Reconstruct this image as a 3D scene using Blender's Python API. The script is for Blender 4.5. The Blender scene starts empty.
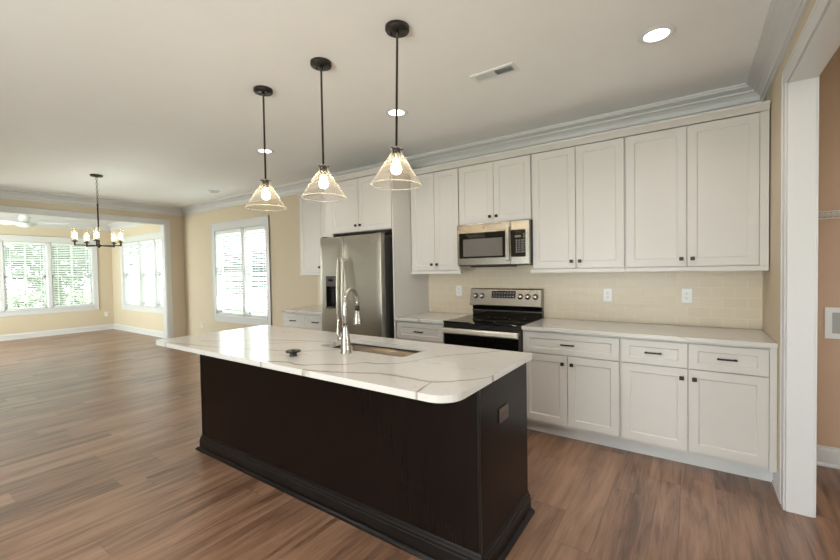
import bpy, bmesh, math, random
from mathutils import Vector, Matrix

# ------------------------------------------------------------------ camera, world, lights, exposure
S = bpy.context.scene
COL = S.collection
PI = math.pi
random.seed(7)

cam_data = bpy.data.cameras.new('camera')
cam_data.sensor_width = 36.0
cam_data.sensor_fit = 'HORIZONTAL'
cam_data.lens = 36.0 * 393.47 / 840.0
cam_data.clip_start = 0.02
cam_data.clip_end = 200
cam = bpy.data.objects.new('camera', cam_data)
COL.objects.link(cam)
_R = Vector((0.82429453, 0.56590077, -0.01717089))
_U = Vector((0.00032842, 0.02985067, 0.99955432))
_F = Vector((-0.56616112, 0.82393280, -0.02441989))
_m = Matrix((_R, _U, -_F)).transposed().to_4x4()
_m.translation = Vector((0, 0, 1.3993))
cam.matrix_world = _m
S.camera = cam

world = bpy.data.worlds.new('sky')
S.world = world
world.use_nodes = True
_wn = world.node_tree
_bg = _wn.nodes['Background']
_bg.inputs['Color'].default_value = (0.92, 0.98, 1.0, 1)
_bg.inputs['Strength'].default_value = 8.8

S.view_settings.view_transform = 'Standard'
S.view_settings.look = 'None'
S.view_settings.gamma = 1.0
S.view_settings.use_curve_mapping = False
S.view_settings.exposure = -0.20


def area_light(name, loc, rot, sx, sy, power, color):
    d = bpy.data.lights.new(name, 'AREA')
    d.shape = 'RECTANGLE'
    d.size, d.size_y = sx, sy
    d.energy = power
    d.color = color
    o = bpy.data.objects.new(name, d)
    o.location = loc
    o.rotation_euler = rot
    COL.objects.link(o)
    return o


# fill lamps at invented unseen openings; the side one is outside the twin window
area_light('patio_fill', (-1.3, -3.25, 0.80), (PI / 2 + 1.15, 0, 0), 2.8, 1.4, 250, (0.98, 0.975, 1.0))  # unseen lamp tilted upward, added to brighten the ceiling
area_light('sunroom_fill', (-10.5, -0.25, 1.40), (PI / 2 + 0.2, 0, 0), 2.6, 1.5, 240, (0.98, 1.0, 0.96))  # added outside a made-up window to brighten the sunroom
area_light('side_daylight', (-6.43, 4.75, 0.05), (-PI / 2 - 0.85, 0, 0), 2.2, 0.7, 560, (0.96, 1.0, 0.96))
area_light('laundry_fill', (2.75, 1.85, 1.50), (PI / 2, 0, PI / 2), 1.3, 1.3, 22, (1.0, 0.97, 0.95))  # added outside a made-up window to light faces turned to the laundry
CAN_STRENGTH = 9.0
CAN_POWER = 32.0
BULB_STRENGTH = 55.0
CANDLE_STRENGTH = 30.0

# ------------------------------------------------------------------ dimensions (metres)
YK, XR, XL, XS, YS = 3.855, 0.444, -8.433, -12.538, 3.958
YB = -2.9          # wall behind the camera
CZ = 2.725         # ceiling
CT = 0.914         # counter top
RY1, RY0, RZ = 2.985, 1.20, 2.412             # laundry opening in the right wall
XR2 = XR + 0.116


# ------------------------------------------------------------------ materials
def _nodes(name):
    m = bpy.data.materials.new(name)
    m.use_nodes = True
    nt = m.node_tree
    return m, nt, nt.nodes['Principled BSDF']


def N(nt, typ, **kw):
    n = nt.nodes.new(typ)
    for k, v in kw.items():
        setattr(n, k, v)
    return n


def L(nt, a, b):
    nt.links.new(a, b)


def mathn(nt, op, a, b=None, c=None, clamp=False):
    n = nt.nodes.new('ShaderNodeMath')
    n.operation = op
    n.use_clamp = clamp
    for i, v in enumerate((a, b, c)):
        if v is None:
            continue
        if isinstance(v, (int, float)):
            n.inputs[i].default_value = v
        else:
            nt.links.new(v, n.inputs[i])
    return n.outputs[0]


def mixc(nt, fac, a, b, mode='MIX'):
    n = nt.nodes.new('ShaderNodeMix')
    n.data_type = 'RGBA'
    n.blend_type = mode
    for s, v in ((n.inputs['Factor'], fac), (n.inputs['A'], a), (n.inputs['B'], b)):
        if isinstance(v, (int, float)):
            s.default_value = v
        elif isinstance(v, tuple):
            s.default_value = (v[0], v[1], v[2], 1)
        else:
            nt.links.new(v, s)
    # colour sockets carry the same names as float ones: pick the RGBA pair
    ins = [s for s in n.inputs if s.type == 'RGBA']
    for s, v in zip(ins, (a, b)):
        if isinstance(v, tuple):
            s.default_value = (v[0], v[1], v[2], 1)
        elif not isinstance(v, (int, float)):
            nt.links.new(v, s)
    return [s for s in n.outputs if s.type == 'RGBA'][0]


def paint(name, col, rough=0.5, metal=0.0, var=0.04, scale=6.0, bump=0.0, bscale=200.0, stretch=None, spec=0.5):
    m, nt, b = _nodes(name)
    tc = N(nt, 'ShaderNodeTexCoord')
    vec = tc.outputs['Object']
    if stretch:
        mp = N(nt, 'ShaderNodeMapping')
        mp.inputs['Scale'].default_value = stretch
        L(nt, vec, mp.inputs['Vector'])
        vec = mp.outputs[0]
    nz = N(nt, 'ShaderNodeTexNoise')
    nz.inputs['Scale'].default_value = scale
    nz.inputs['Detail'].default_value = 4
    L(nt, vec, nz.inputs['Vector'])
    lo = tuple(max(0, c * (1 - var)) for c in col)
    hi = tuple(min(1, c * (1 + var)) for c in col)
    L(nt, mixc(nt, nz.outputs['Fac'], lo, hi), b.inputs['Base Color'])
    b.inputs['Roughness'].default_value = rough
    b.inputs['Metallic'].default_value = metal
    b.inputs['Specular IOR Level'].default_value = spec
    if bump:
        n2 = N(nt, 'ShaderNodeTexNoise')
        n2.inputs['Scale'].default_value = bscale
        L(nt, vec, n2.inputs['Vector'])
        bp = N(nt, 'ShaderNodeBump')
        bp.inputs['Strength'].default_value = bump
        bp.inputs['Distance'].default_value = 0.002
        L(nt, n2.outputs['Fac'], bp.inputs['Height'])
        L(nt, bp.outputs[0], b.inputs['Normal'])
    return m


def emitter(name, col, strength):
    m, nt, b = _nodes(name)
    b.inputs['Base Color'].default_value = (0.8, 0.8, 0.8, 1)
    b.inputs['Emission Color'].default_value = (*col, 1)
    b.inputs['Emission Strength'].default_value = strength
    return m


def thin_glass(name, tint, base_refl, rough=0.02, edge=0.9, milk=0.0, edge_milk=0.0):
    """A thin sheet: lets light straight through and mirrors more at grazing angles."""
    m = bpy.data.materials.new(name)
    m.use_nodes = True
    nt = m.node_tree
    nt.nodes.remove(nt.nodes['Principled BSDF'])
    out = nt.nodes['Material Output']
    tr = N(nt, 'ShaderNodeBsdfTransparent')
    tr.inputs[0].default_value = (*tint, 1)
    gl = N(nt, 'ShaderNodeBsdfGlossy')
    gl.inputs['Color'].default_value = (1, 1, 1, 1)
    gl.inputs['Roughness'].default_value = rough
    lw = N(nt, 'ShaderNodeLayerWeight')
    lw.inputs['Blend'].default_value = 0.35
    nz = N(nt, 'ShaderNodeTexNoise')
    nz.inputs['Scale'].default_value = 3
    f = mathn(nt, 'MULTIPLY', mathn(nt, 'POWER', lw.outputs['Facing'], 3.0), edge)
    f = mathn(nt, 'ADD', f, mathn(nt, 'MULTIPLY', nz.outputs['Fac'], base_refl * 2), clamp=True)
    mx = N(nt, 'ShaderNodeMixShader')
    L(nt, f, mx.inputs[0])
    L(nt, tr.outputs[0], mx.inputs[1])
    L(nt, gl.outputs[0], mx.inputs[2])
    last = mx
    if milk:        # the seeded glass scatters a little of the bulb's light
        tl = N(nt, 'ShaderNodeBsdfTranslucent')
        tl.inputs[0].default_value = (1, 0.97, 0.92, 1)
        last = N(nt, 'ShaderNodeMixShader')
        L(nt, mathn(nt, 'ADD', milk, mathn(nt, 'MULTIPLY', mathn(nt, 'POWER', lw.outputs['Facing'], 5.0), edge_milk), clamp=True), last.inputs[0])
        L(nt, mx.outputs[0], last.inputs[1])
        L(nt, tl.outputs[0], last.inputs[2])
    L(nt, last.outputs[0], out.inputs['Surface'])
    return m


def floor_material():
    m, nt, b = _nodes('oak_plank')
    tc = N(nt, 'ShaderNodeTexCoord')
    sp = N(nt, 'ShaderNodeSeparateXYZ')
    L(nt, tc.outputs['Object'], sp.inputs[0])
    W, LEN = 0.18, 1.22
    xs = mathn(nt, 'DIVIDE', mathn(nt, 'ADD', sp.outputs['X'], 20.03), W)
    row = mathn(nt, 'FLOOR', xs)
    wn = N(nt, 'ShaderNodeTexWhiteNoise', noise_dimensions='1D')
    L(nt, row, wn.inputs['W'])
    ys = mathn(nt, 'DIVIDE', mathn(nt, 'ADD', mathn(nt, 'ADD', sp.outputs['Y'], 20.0),
                                   mathn(nt, 'MULTIPLY', wn.outputs['Value'], LEN)), LEN)
    colm = mathn(nt, 'FLOOR', ys)
    idv = N(nt, 'ShaderNodeCombineXYZ')
    L(nt, row, idv.inputs[0])
    L(nt, colm, idv.inputs[1])
    w2 = N(nt, 'ShaderNodeTexWhiteNoise', noise_dimensions='2D')
    L(nt, idv.outputs[0], w2.inputs['Vector'])
    # grain: stretched along the plank, shifted per plank
    gv = N(nt, 'ShaderNodeCombineXYZ')
    L(nt, mathn(nt, 'MULTIPLY', sp.outputs['X'], 9.0), gv.inputs[0])
    L(nt, mathn(nt, 'MULTIPLY', sp.outputs['Y'], 0.9), gv.inputs[1])
    L(nt, mathn(nt, 'MULTIPLY', w2.outputs['Value'], 37.0), gv.inputs[2])
    g1 = N(nt, 'ShaderNodeTexNoise')
    g1.inputs['Scale'].default_value = 1.6
    g1.inputs['Detail'].default_value = 7
    g1.inputs['Roughness'].default_value = 0.62
    g1.inputs['Distortion'].default_value = 0.9
    L(nt, gv.outputs[0], g1.inputs['Vector'])
    fine = N(nt, 'ShaderNodeCombineXYZ')
    L(nt, mathn(nt, 'MULTIPLY', sp.outputs['X'], 90.0), fine.inputs[0])
    L(nt, mathn(nt, 'MULTIPLY', sp.outputs['Y'], 4.0), fine.inputs[1])
    g2 = N(nt, 'ShaderNodeTexNoise')
    g2.inputs['Scale'].default_value = 1.0
    g2.inputs['Detail'].default_value = 3
    L(nt, fine.outputs[0], g2.inputs['Vector'])
    # cathedral rings and the odd knot
    wv = N(nt, 'ShaderNodeTexWave', wave_type='RINGS')
    wv.inputs['Scale'].default_value = 0.8
    wv.inputs['Distortion'].default_value = 7.0
    wv.inputs['Detail'].default_value = 3
    wv.inputs['Detail Scale'].default_value = 1.2
    L(nt, gv.outputs[0], wv.inputs['Vector'])
    ramp = N(nt, 'ShaderNodeValToRGB')
    cr = ramp.color_ramp
    cr.elements[0].position = 0.30
    cr.elements[0].color = (0.092, 0.045, 0.027, 1)
    cr.elements[1].position = 0.72
    cr.elements[1].color = (0.355, 0.205, 0.131, 1)
    e = cr.elements.new(0.5)
    e.color = (0.228, 0.122, 0.075, 1)
    v = mathn(nt, 'ADD', mathn(nt, 'MULTIPLY', g1.outputs['Fac'], 0.86),
              mathn(nt, 'MULTIPLY', wv.outputs['Fac'], 0.13))
    v = mathn(nt, 'ADD', v, mathn(nt, 'MULTIPLY', mathn(nt, 'SUBTRACT', w2.outputs['Value'], 0.5), 0.20))
    v = mathn(nt, 'ADD', v, mathn(nt, 'MULTIPLY', mathn(nt, 'SUBTRACT', g2.outputs['Fac'], 0.5), 0.34))
    v = mathn(nt, 'ADD', v, 0.01)
    L(nt, v, ramp.inputs[0])
    fx = mathn(nt, 'FRACT', xs)
    fy = mathn(nt, 'FRACT', ys)
    ex = mathn(nt, 'MINIMUM', fx, mathn(nt, 'SUBTRACT', 1.0, fx))
    ey = mathn(nt, 'MINIMUM', fy, mathn(nt, 'SUBTRACT', 1.0, fy))
    gap = mathn(nt, 'MAXIMUM', mathn(nt, 'LESS_THAN', ex, 0.009), mathn(nt, 'LESS_THAN', ey, 0.0013))
    c = mixc(nt, mathn(nt, 'MULTIPLY', gap, 0.55), ramp.outputs[0], (0.085, 0.05, 0.034))
    L(nt, c, b.inputs['Base Color'])
    L(nt, mathn(nt, 'ADD', 0.26, mathn(nt, 'MULTIPLY', g2.outputs['Fac'], 0.14)), b.inputs['Roughness'])
    b.inputs['Specular IOR Level'].default_value = 1.0
    bp = N(nt, 'ShaderNodeBump')
    bp.inputs['Strength'].default_value = 0.12
    bp.inputs['Distance'].default_value = 0.002
    hgt = mathn(nt, 'SUBTRACT', g1.outputs['Fac'], mathn(nt, 'MULTIPLY', gap, 0.8))
    L(nt, hgt, bp.inputs['Height'])
    L(nt, bp.outputs[0], b.inputs['Normal'])
    return m


def tile_material():
    m, nt, b = _nodes('subway_tile')
    tc = N(nt, 'ShaderNodeTexCoord')
    sp = N(nt, 'ShaderNodeSeparateXYZ')
    L(nt, tc.outputs['Object'], sp.inputs[0])
    cv = N(nt, 'ShaderNodeCombineXYZ')
    L(nt, mathn(nt, 'SUBTRACT', sp.outputs['X'], 0.357), cv.inputs[0])
    L(nt, mathn(nt, 'SUBTRACT', sp.outputs['Z'], 0.9855), cv.inputs[1])
    br = N(nt, 'ShaderNodeTexBrick')
    br.offset = 0.5
    br.inputs['Color1'].default_value = (0.66, 0.56, 0.43, 1)
    br.inputs['Color2'].default_value = (0.685, 0.585, 0.45, 1)
    br.inputs['Mortar'].default_value = (0.75, 0.66, 0.53, 1)
    br.inputs['Scale'].default_value = 1
    br.inputs['Mortar Size'].default_value = 0.0022
    br.inputs['Mortar Smooth'].default_value = 0.2
    br.inputs['Brick Width'].default_value = 0.15
    br.inputs['Row Height'].default_value = 0.0795
    L(nt, cv.outputs[0], br.inputs['Vector'])
    L(nt, br.outputs['Color'], b.inputs['Base Color'])
    L(nt, mathn(nt, 'ADD', 0.34, mathn(nt, 'MULTIPLY', br.outputs['Fac'], 0.4)), b.inputs['Roughness'])
    bp = N(nt, 'ShaderNodeBump')
    bp.inputs['Strength'].default_value = 0.3
    bp.inputs['Distance'].default_value = 0.002
    L(nt, mathn(nt, 'SUBTRACT', 1.0, br.outputs['Fac']), bp.inputs['Height'])
    L(nt, bp.outputs[0], b.inputs['Normal'])
    return m


def quartz_material(name, veins=None):
    m, nt, b = _nodes(name)
    tc = N(nt, 'ShaderNodeTexCoord')
    geo = N(nt, 'ShaderNodeNewGeometry')
    sp = N(nt, 'ShaderNodeSeparateXYZ')
    L(nt, geo.outputs['Position'], sp.inputs[0])
    nz = N(nt, 'ShaderNodeTexNoise')
    nz.inputs['Scale'].default_value = 14
    nz.inputs['Detail'].default_value = 4
    L(nt, geo.outputs['Position'], nz.inputs['Vector'])
    wob = mathn(nt, 'MULTIPLY', mathn(nt, 'SUBTRACT', nz.outputs['Fac'], 0.5), 0.035)
    mask = None
    x0, x1, y0, y1 = -3.4, -0.6, 1.1, 2.5
    for pts, width, amt in (veins or []):
        xn = mathn(nt, 'DIVIDE', mathn(nt, 'SUBTRACT', sp.outputs['X'], x0), x1 - x0, clamp=True)
        fc = N(nt, 'ShaderNodeFloatCurve')
        cu = fc.mapping.curves[0]
        q = sorted(((p[0] - x0) / (x1 - x0), (p[1] - y0) / (y1 - y0)) for p in pts)
        cu.points[0].location = q[0]
        cu.points[1].location = q[-1]
        for p in q[1:-1]:
            cu.points.new(*p)
        fc.mapping.update()
        L(nt, xn, fc.inputs['Value'])
        yv = mathn(nt, 'ADD', mathn(nt, 'MULTIPLY', fc.outputs[0], y1 - y0), y0)
        d = mathn(nt, 'ABSOLUTE', mathn(nt, 'ADD', mathn(nt, 'SUBTRACT', sp.outputs['Y'], yv), wob))
        k = mathn(nt, 'SUBTRACT', 1.0, mathn(nt, 'DIVIDE', d, width), clamp=True)
        inx = mathn(nt, 'MULTIPLY', mathn(nt, 'GREATER_THAN', xn, q[0][0]), mathn(nt, 'LESS_THAN', xn, q[-1][0]))
        k = mathn(nt, 'MULTIPLY', mathn(nt, 'MULTIPLY', k, inx), amt)
        mask = k if mask is None else mathn(nt, 'MAXIMUM', mask, k)
    # faint long natural veins everywhere
    mp = N(nt, 'ShaderNodeMapping')
    mp.inputs['Rotation'].default_value = (0.2, 0.1, 0.5)
    mp.inputs['Scale'].default_value = (0.8, 2.0, 2.0)
    L(nt, geo.outputs['Position'], mp.inputs['Vector'])
    n1 = N(nt, 'ShaderNodeTexNoise')
    n1.inputs['Scale'].default_value = 1.1
    n1.inputs['Detail'].default_value = 5
    n1.inputs['Distortion'].default_value = 0.6
    L(nt, mp.outputs[0], n1.inputs['Vector'])
    v = mathn(nt, 'ABSOLUTE', mathn(nt, 'SUBTRACT', n1.outputs['Fac'], 0.5))
    v = mathn(nt, 'SUBTRACT', 1.0, mathn(nt, 'DIVIDE', v, 0.006 if veins else 0.011), clamp=True)
    v = mathn(nt, 'MULTIPLY', v, 0.22 if veins else 0.62)
    mask = v if mask is None else mathn(nt, 'MAXIMUM', mask, v)
    base = mixc(nt, n1.outputs['Fac'], (0.64, 0.622, 0.60), (0.70, 0.68, 0.66))
    L(nt, mixc(nt, mask, base, (0.30, 0.235, 0.19)), b.inputs['Base Color'])
    b.inputs['Roughness'].default_value = 0.12
    b.inputs['Specular IOR Level'].default_value = 0.6
    return m


M = {}
M['cabinet'] = paint('cabinet_paint', (0.63, 0.603, 0.577), 0.38, var=0.015)
M['cabinet_in'] = paint('cabinet_interior', (0.30, 0.27, 0.24), 0.6)
M['wall'] = paint('tan_wall_paint', (0.62, 0.525, 0.39), 0.75, var=0.02, bump=0.05)
M['laundry_wall'] = paint('dim_tan_wall_paint', (0.54, 0.37, 0.265), 0.75, var=0.02, bump=0.05)  # the tan wall paint with the laundry's dimmer, redder light put into the colour
M['ceiling'] = paint('ceiling_paint', (0.90, 0.895, 0.89), 0.85, var=0.02, bump=0.05)
M['trim'] = paint('white_trim_paint', (0.65, 0.642, 0.642), 0.35, var=0.015)
M['floor'] = floor_material()
M['tile'] = tile_material()
M['espresso'] = paint('espresso_stain', (0.0085, 0.0050, 0.0040), 0.27, var=0.35, scale=5, stretch=(9, 9, 0.7), spec=0.14)
M['espresso_trim'] = paint('espresso_trim', (0.0075, 0.0060, 0.0056), 0.30, var=0.2, scale=12, spec=0.3)
M['steel'] = paint('brushed_steel', (0.36, 0.335, 0.295), 0.24, 1.0, var=0.05, scale=4, stretch=(1, 1, 60))
M['handle_steel'] = paint('satin_steel', (0.66, 0.62, 0.55), 0.42, 1.0, var=0.04)
M['fridge_steel'] = paint('fridge_steel', (0.46, 0.435, 0.38), 0.36, 1.0, var=0.06, scale=3, stretch=(1, 1, 40))


def brushed(m, amount, rot):
    nt = m.node_tree
    b = nt.nodes['Principled BSDF']
    b.inputs['Anisotropic'].default_value = amount
    b.inputs['Anisotropic Rotation'].default_value = rot
    tg = N(nt, 'ShaderNodeTangent')
    tg.direction_type = 'RADIAL'
    tg.axis = 'Z'
    L(nt, tg.outputs[0], b.inputs['Tangent'])


brushed(M['steel'], 0.75, 0.0)
brushed(M['fridge_steel'], 0.6, 0.0)
M['steel_dark'] = paint('dark_grey_casing', (0.085, 0.078, 0.075), 0.42, 0.3)
M['chrome'] = paint('polished_nickel', (0.50, 0.485, 0.455), 0.27, 1.0, var=0.03)
M['sink_steel'] = paint('sink_steel', (0.25, 0.215, 0.175), 0.30, 1.0, var=0.08, scale=10)
M['black_glass'] = paint('black_glass', (0.006, 0.0055, 0.005), 0.05, var=0.1, spec=0.6)
M['mw_window'] = paint('microwave_window_mesh', (0.155, 0.145, 0.135), 0.14, var=0.06, scale=40)
M['black'] = paint('black_plastic', (0.012, 0.011, 0.011), 0.35)
M['bronze'] = paint('dark_bronze_metal', (0.042, 0.036, 0.032), 0.36, 0.6, var=0.12, scale=20)
M['knob'] = paint('black_bronze_hardware', (0.028, 0.023, 0.021), 0.35, 0.7)
M['plate'] = paint('white_plastic', (0.78, 0.79, 0.79), 0.3, var=0.01)
M['plate_brown'] = paint('brown_plastic', (0.075, 0.047, 0.038), 0.32)
M['slot'] = paint('dark_slot', (0.03, 0.03, 0.03), 0.6)
M['duct'] = paint('grey_duct', (0.13, 0.14, 0.15), 0.6)
M['grey_print'] = paint('grey_print', (0.42, 0.42, 0.42), 0.5)
M['blind'] = paint('white_blind_slat', (0.80, 0.82, 0.81), 0.4, var=0.02)
M['glass'] = thin_glass('pane_glass', (0.97, 1.0, 0.985), 0.03, edge=0.6)
M['shade'] = thin_glass('clear_shade_glass', (1.0, 0.992, 0.975), 0.02, rough=0.05, edge=0.6, milk=0.035, edge_milk=0.55)
M['rim'] = thin_glass('glass_rim', (1.0, 0.99, 0.97), 0.12, rough=0.1, edge=0.5, milk=0.38)
M['candle_glass'] = thin_glass('clear_cylinder_glass', (1.0, 0.985, 0.95), 0.03, rough=0.03, edge=0.6, milk=0.05)
M['bulb'] = emitter('lit_bulb', (1.0, 0.78, 0.50), BULB_STRENGTH)
M['candle'] = emitter('lit_candle_bulb', (1.0, 0.80, 0.52), CANDLE_STRENGTH)
M['can'] = emitter('lit_can_lens', (1.0, 0.905, 0.78), CAN_STRENGTH)
M['quartz'] = quartz_material('white_quartz')
VE = [
    ([(-1.60, 1.275), (-1.465, 1.309), (-1.362, 1.349), (-1.194, 1.417), (-1.031, 1.423), (-0.935, 1.425), (-0.828, 1.509), (-0.775, 1.568), (-0.742, 1.66)], 0.016, 0.95),
    ([(-0.925, 1.427), (-0.916, 1.349), (-0.895, 1.27)], 0.05, 0.95),
    ([(-1.95, 1.272), (-1.794, 1.337), (-1.688, 1.331), (-1.612, 1.391), (-1.481, 1.468), (-1.42, 1.555), (-1.377, 1.554), (-1.274, 1.614), (-1.221, 1.725), (-1.187, 1.832), (-1.161, 1.876), (-0.968, 2.12), (-0.912, 2.21)], 0.016, 0.9),
    ([(-2.42, 1.40), (-2.244, 1.479), (-2.044, 1.54), (-1.933, 1.603), (-1.80, 1.74)], 0.014, 0.7),
    ([(-2.95, 1.44), (-2.735, 1.549), (-2.509, 1.72), (-2.058, 1.881), (-1.98, 1.90)], 0.016, 0.65),
    ([(-3.1, 1.272), (-2.907, 1.321), (-2.572, 1.387), (-2.418, 1.595), (-2.2, 1.80)], 0.014, 0.65),
]
M['island_quartz'] = quartz_material('veined_white_quartz', VE)
M['grass'] = paint('lawn', (0.17, 0.22, 0.10), 0.9, var=0.4, scale=3)
M['leaf'] = paint('tree_leaves', (0.085, 0.11, 0.058), 0.7, var=0.5, scale=5)
M['bark'] = paint('tree_bark', (0.16, 0.12, 0.09), 0.9, var=0.3)
M['siding'] = paint('pale_siding', (0.32, 0.32, 0.30), 0.7, var=0.03)
M['outside_glass'] = paint('dark_window_glass', (0.05, 0.06, 0.07), 0.15)
M['roofing'] = paint('grey_shingle', (0.22, 0.21, 0.2), 0.9, var=0.3)


# ------------------------------------------------------------------ mesh helpers
class MB:
    """Collects shapes in world coordinates; build() links them as one mesh object."""

    def __init__(self):
        self.v, self.f, self.smooth = [], [], []

    def poly(self, verts, faces, smooth=False, mat=None):
        n = len(self.v)
        for p in verts:
            p = Vector(p)
            self.v.append(mat @ p if mat is not None else p)
        for fc in faces:
            self.f.append([n + i for i in fc])
            self.smooth.append(smooth)
        return self

    def box(self, x0, x1, y0, y1, z0, z1, mat=None):
        v = [(x0, y0, z0), (x1, y0, z0), (x1, y1, z0), (x0, y1, z0), (x0, y0, z1), (x1, y0, z1), (x1, y1, z1), (x0, y1, z1)]
        f = [(0, 3, 2, 1), (4, 5, 6, 7), (0, 1, 5, 4), (1, 2, 6, 5), (2, 3, 7, 6), (3, 0, 4, 7)]
        return self.poly(v, f, False, mat)

    def lathe(self, prof, c=(0, 0, 0), seg=24, axis=(0, 0, 1), caps=True, smooth=True):
        """prof: (radius, height) pairs along the axis from c."""
        q = Vector((0, 0, 1)).rotation_difference(Vector(axis).normalized())
        c = Vector(c)
        vs, fs = [], []
        for r, h in prof:
            for i in range(seg):
                a = 2 * PI * i / seg
                vs.append(c + q @ Vector((r * math.cos(a), r * math.sin(a), h)))
        for k in range(len(prof) - 1):
            for i in range(seg):
                j = (i + 1) % seg
                fs.append((k * seg + i, k * seg + j, (k + 1) * seg + j, (k + 1) * seg + i))
        self.poly(vs, fs, smooth)
        if caps:
            n = len(self.v) - len(vs)
            if prof[0][0] > 1e-6:
                self.f.append([n + i for i in reversed(range(seg))])
                self.smooth.append(False)
            if prof[-1][0] > 1e-6:
                b = n + (len(prof) - 1) * seg
                self.f.append([b + i for i in range(seg)])
                self.smooth.append(False)
        return self

    def cyl(self, a, b, r, seg=16, r2=None):
        a, b = Vector(a), Vector(b)
        return self.lathe([(r, 0), (r if r2 is None else r2, (b - a).length)], a, seg, (b - a))

    def tube(self, pts, radii, seg=14, flat=1.0):
        pts = [Vector(p) for p in pts]
        if isinstance(radii, (int, float)):
            radii = [radii] * len(pts)
        vs, fs = [], []
        up = None
        for k, p in enumerate(pts):
            t = (pts[min(k + 1, len(pts) - 1)] - pts[max(k - 1, 0)]).normalized()
            if up is None:
                up = Vector((0, 0, 1)) if abs(t.z) < 0.9 else Vector((1, 0, 0))
            s = t.cross(up).normalized()
            up = s.cross(t).normalized()
            for i in range(seg):
                a = 2 * PI * i / seg
                vs.append(p + radii[k] * (math.cos(a) * s + flat * math.sin(a) * up))
        for k in range(len(pts) - 1):
            for i in range(seg):
                j = (i + 1) % seg
                fs.append((k * seg + i, k * seg + j, (k + 1) * seg + j, (k + 1) * seg + i))
        fs.append(tuple(reversed(range(seg))))
        fs.append(tuple((len(pts) - 1) * seg + i for i in range(seg)))
        return self.poly(vs, fs, True)

    def sweep(self, path, prof, closed=False):
        """Extrude prof [(d, z)] along a plan path [(x, y)]; d goes to the LEFT of travel; mitred corners."""
        n = len(path)
        P = [Vector((p[0], p[1])) for p in path]
        vs, fs = [], []
        for i in range(n):
            dirs = []
            if i > 0 or closed:
                dirs.append((P[i] - P[i - 1]).normalized())
            if i < n - 1 or closed:
                dirs.append((P[(i + 1) % n] - P[i]).normalized())
            nm = [Vector((-d.y, d.x)) for d in dirs]
            if len(nm) == 2:
                b = (nm[0] + nm[1])
                b = b / max(1e-6, b.dot(nm[0]))
            else:
                b = nm[0]
            for d, z in prof:
                vs.append((P[i].x + b.x * d, P[i].y + b.y * d, z))
        k = len(prof)
        for i in range(n if closed else n - 1):
            j = (i + 1) % n
            for a in range(k):
                c = (a + 1) % k
                fs.append((i * k + a, j * k + a, j * k + c, i * k + c))
        if not closed:
            fs.append(tuple(reversed(range(k))))
            fs.append(tuple((n - 1) * k + a for a in range(k)))
        return self.poly(vs, fs)

    def prism(self, outline, z0, z1, hole=None, bevel_top=0.0):
        """Vertical prism of a plan outline, with an optional hole."""
        bm = bmesh.new()
        loops = [outline] + ([hole] if hole else [])
        edges = []
        for lp in loops:
            vv = [bm.verts.new((x, y, z0)) for x, y in lp]
            for i in range(len(vv)):
                edges.append(bm.edges.new((vv[i], vv[(i + 1) % len(vv)])))
        bmesh.ops.triangle_fill(bm, use_beauty=True, use_dissolve=False, edges=edges)
        fs = list(bm.faces)
        r = bmesh.ops.extrude_face_region(bm, geom=fs)
        for g in r['geom']:
            if isinstance(g, bmesh.types.BMVert):
                g.co.z = z1
        bmesh.ops.recalc_face_normals(bm, faces=bm.faces)
        bm.verts.index_update()
        self.poly([v.co.copy() for v in bm.verts], [[v.index for v in f.verts] for f in bm.faces])
        bm.free()
        return self

    def build(self, name, mat, parent=None, bevel=0.0, seg=2):
        me = bpy.data.meshes.new(name)
        root = parent
        off = Vector((0, 0, 0))
        while root is not None:
            off += Vector(root.location)
            root = root.parent
        me.from_pydata([p - off for p in self.v], [], self.f)
        me.polygons.foreach_set('use_smooth', self.smooth)
        bm = bmesh.new()
        bm.from_mesh(me)
        bmesh.ops.recalc_face_normals(bm, faces=bm.faces)
        bm.to_mesh(me)
        bm.free()
        me.materials.append(mat)
        o = bpy.data.objects.new(name, me)
        COL.objects.link(o)
        if parent is not None:
            o.parent = parent
        if bevel:
            md = o.modifiers.new('edge', 'BEVEL')
            md.width = bevel
            md.segments = seg
            md.limit_method = 'ANGLE'
            md.angle_limit = math.radians(40)
        return o


def tag(o, label, cat, group=None):
    o['label'] = label
    o['category'] = cat
    if group:
        o['group'] = group
    return o


def thing(name, label, cat, loc, group=None):
    o = bpy.data.objects.new(name, None)
    o.empty_display_size = 0.1
    COL.objects.link(o)
    o.location = loc
    return tag(o, label, cat, group)


def struct(o, label, cat):
    o['kind'] = 'structure'
    return tag(o, label, cat)


def copy_tree(src, loc, label, group=None):
    def cp(o, parent):
        c = o.copy()
        COL.objects.link(c)
        c.parent = parent
        for ch in o.children:
            cp(ch, c)
        return c
    r = cp(src, None)
    r.location = loc
    r['label'] = label
    if group:
        r['group'] = group
    return r


def rounded(x0, x1, y0, y1, r, n=8):
    """Plan outline; r = radii of the corners (x0y0, x1y0, x1y1, x0y1)."""
    pts = []
    cs = [(x0, y0, 1, 1, PI), (x1, y0, -1, 1, 1.5 * PI), (x1, y1, -1, -1, 0), (x0, y1, 1, -1, 0.5 * PI)]
    for (x, y, sx, sy, a0), rr in zip(cs, r):
        if rr <= 0:
            pts.append((x, y))
            continue
        cx, cy = x + sx * rr, y + sy * rr
        for i in range(n + 1):
            a = a0 + 0.5 * PI * i / n
            pts.append((cx + rr * math.cos(a), cy + rr * math.sin(a)))
    return pts


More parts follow.
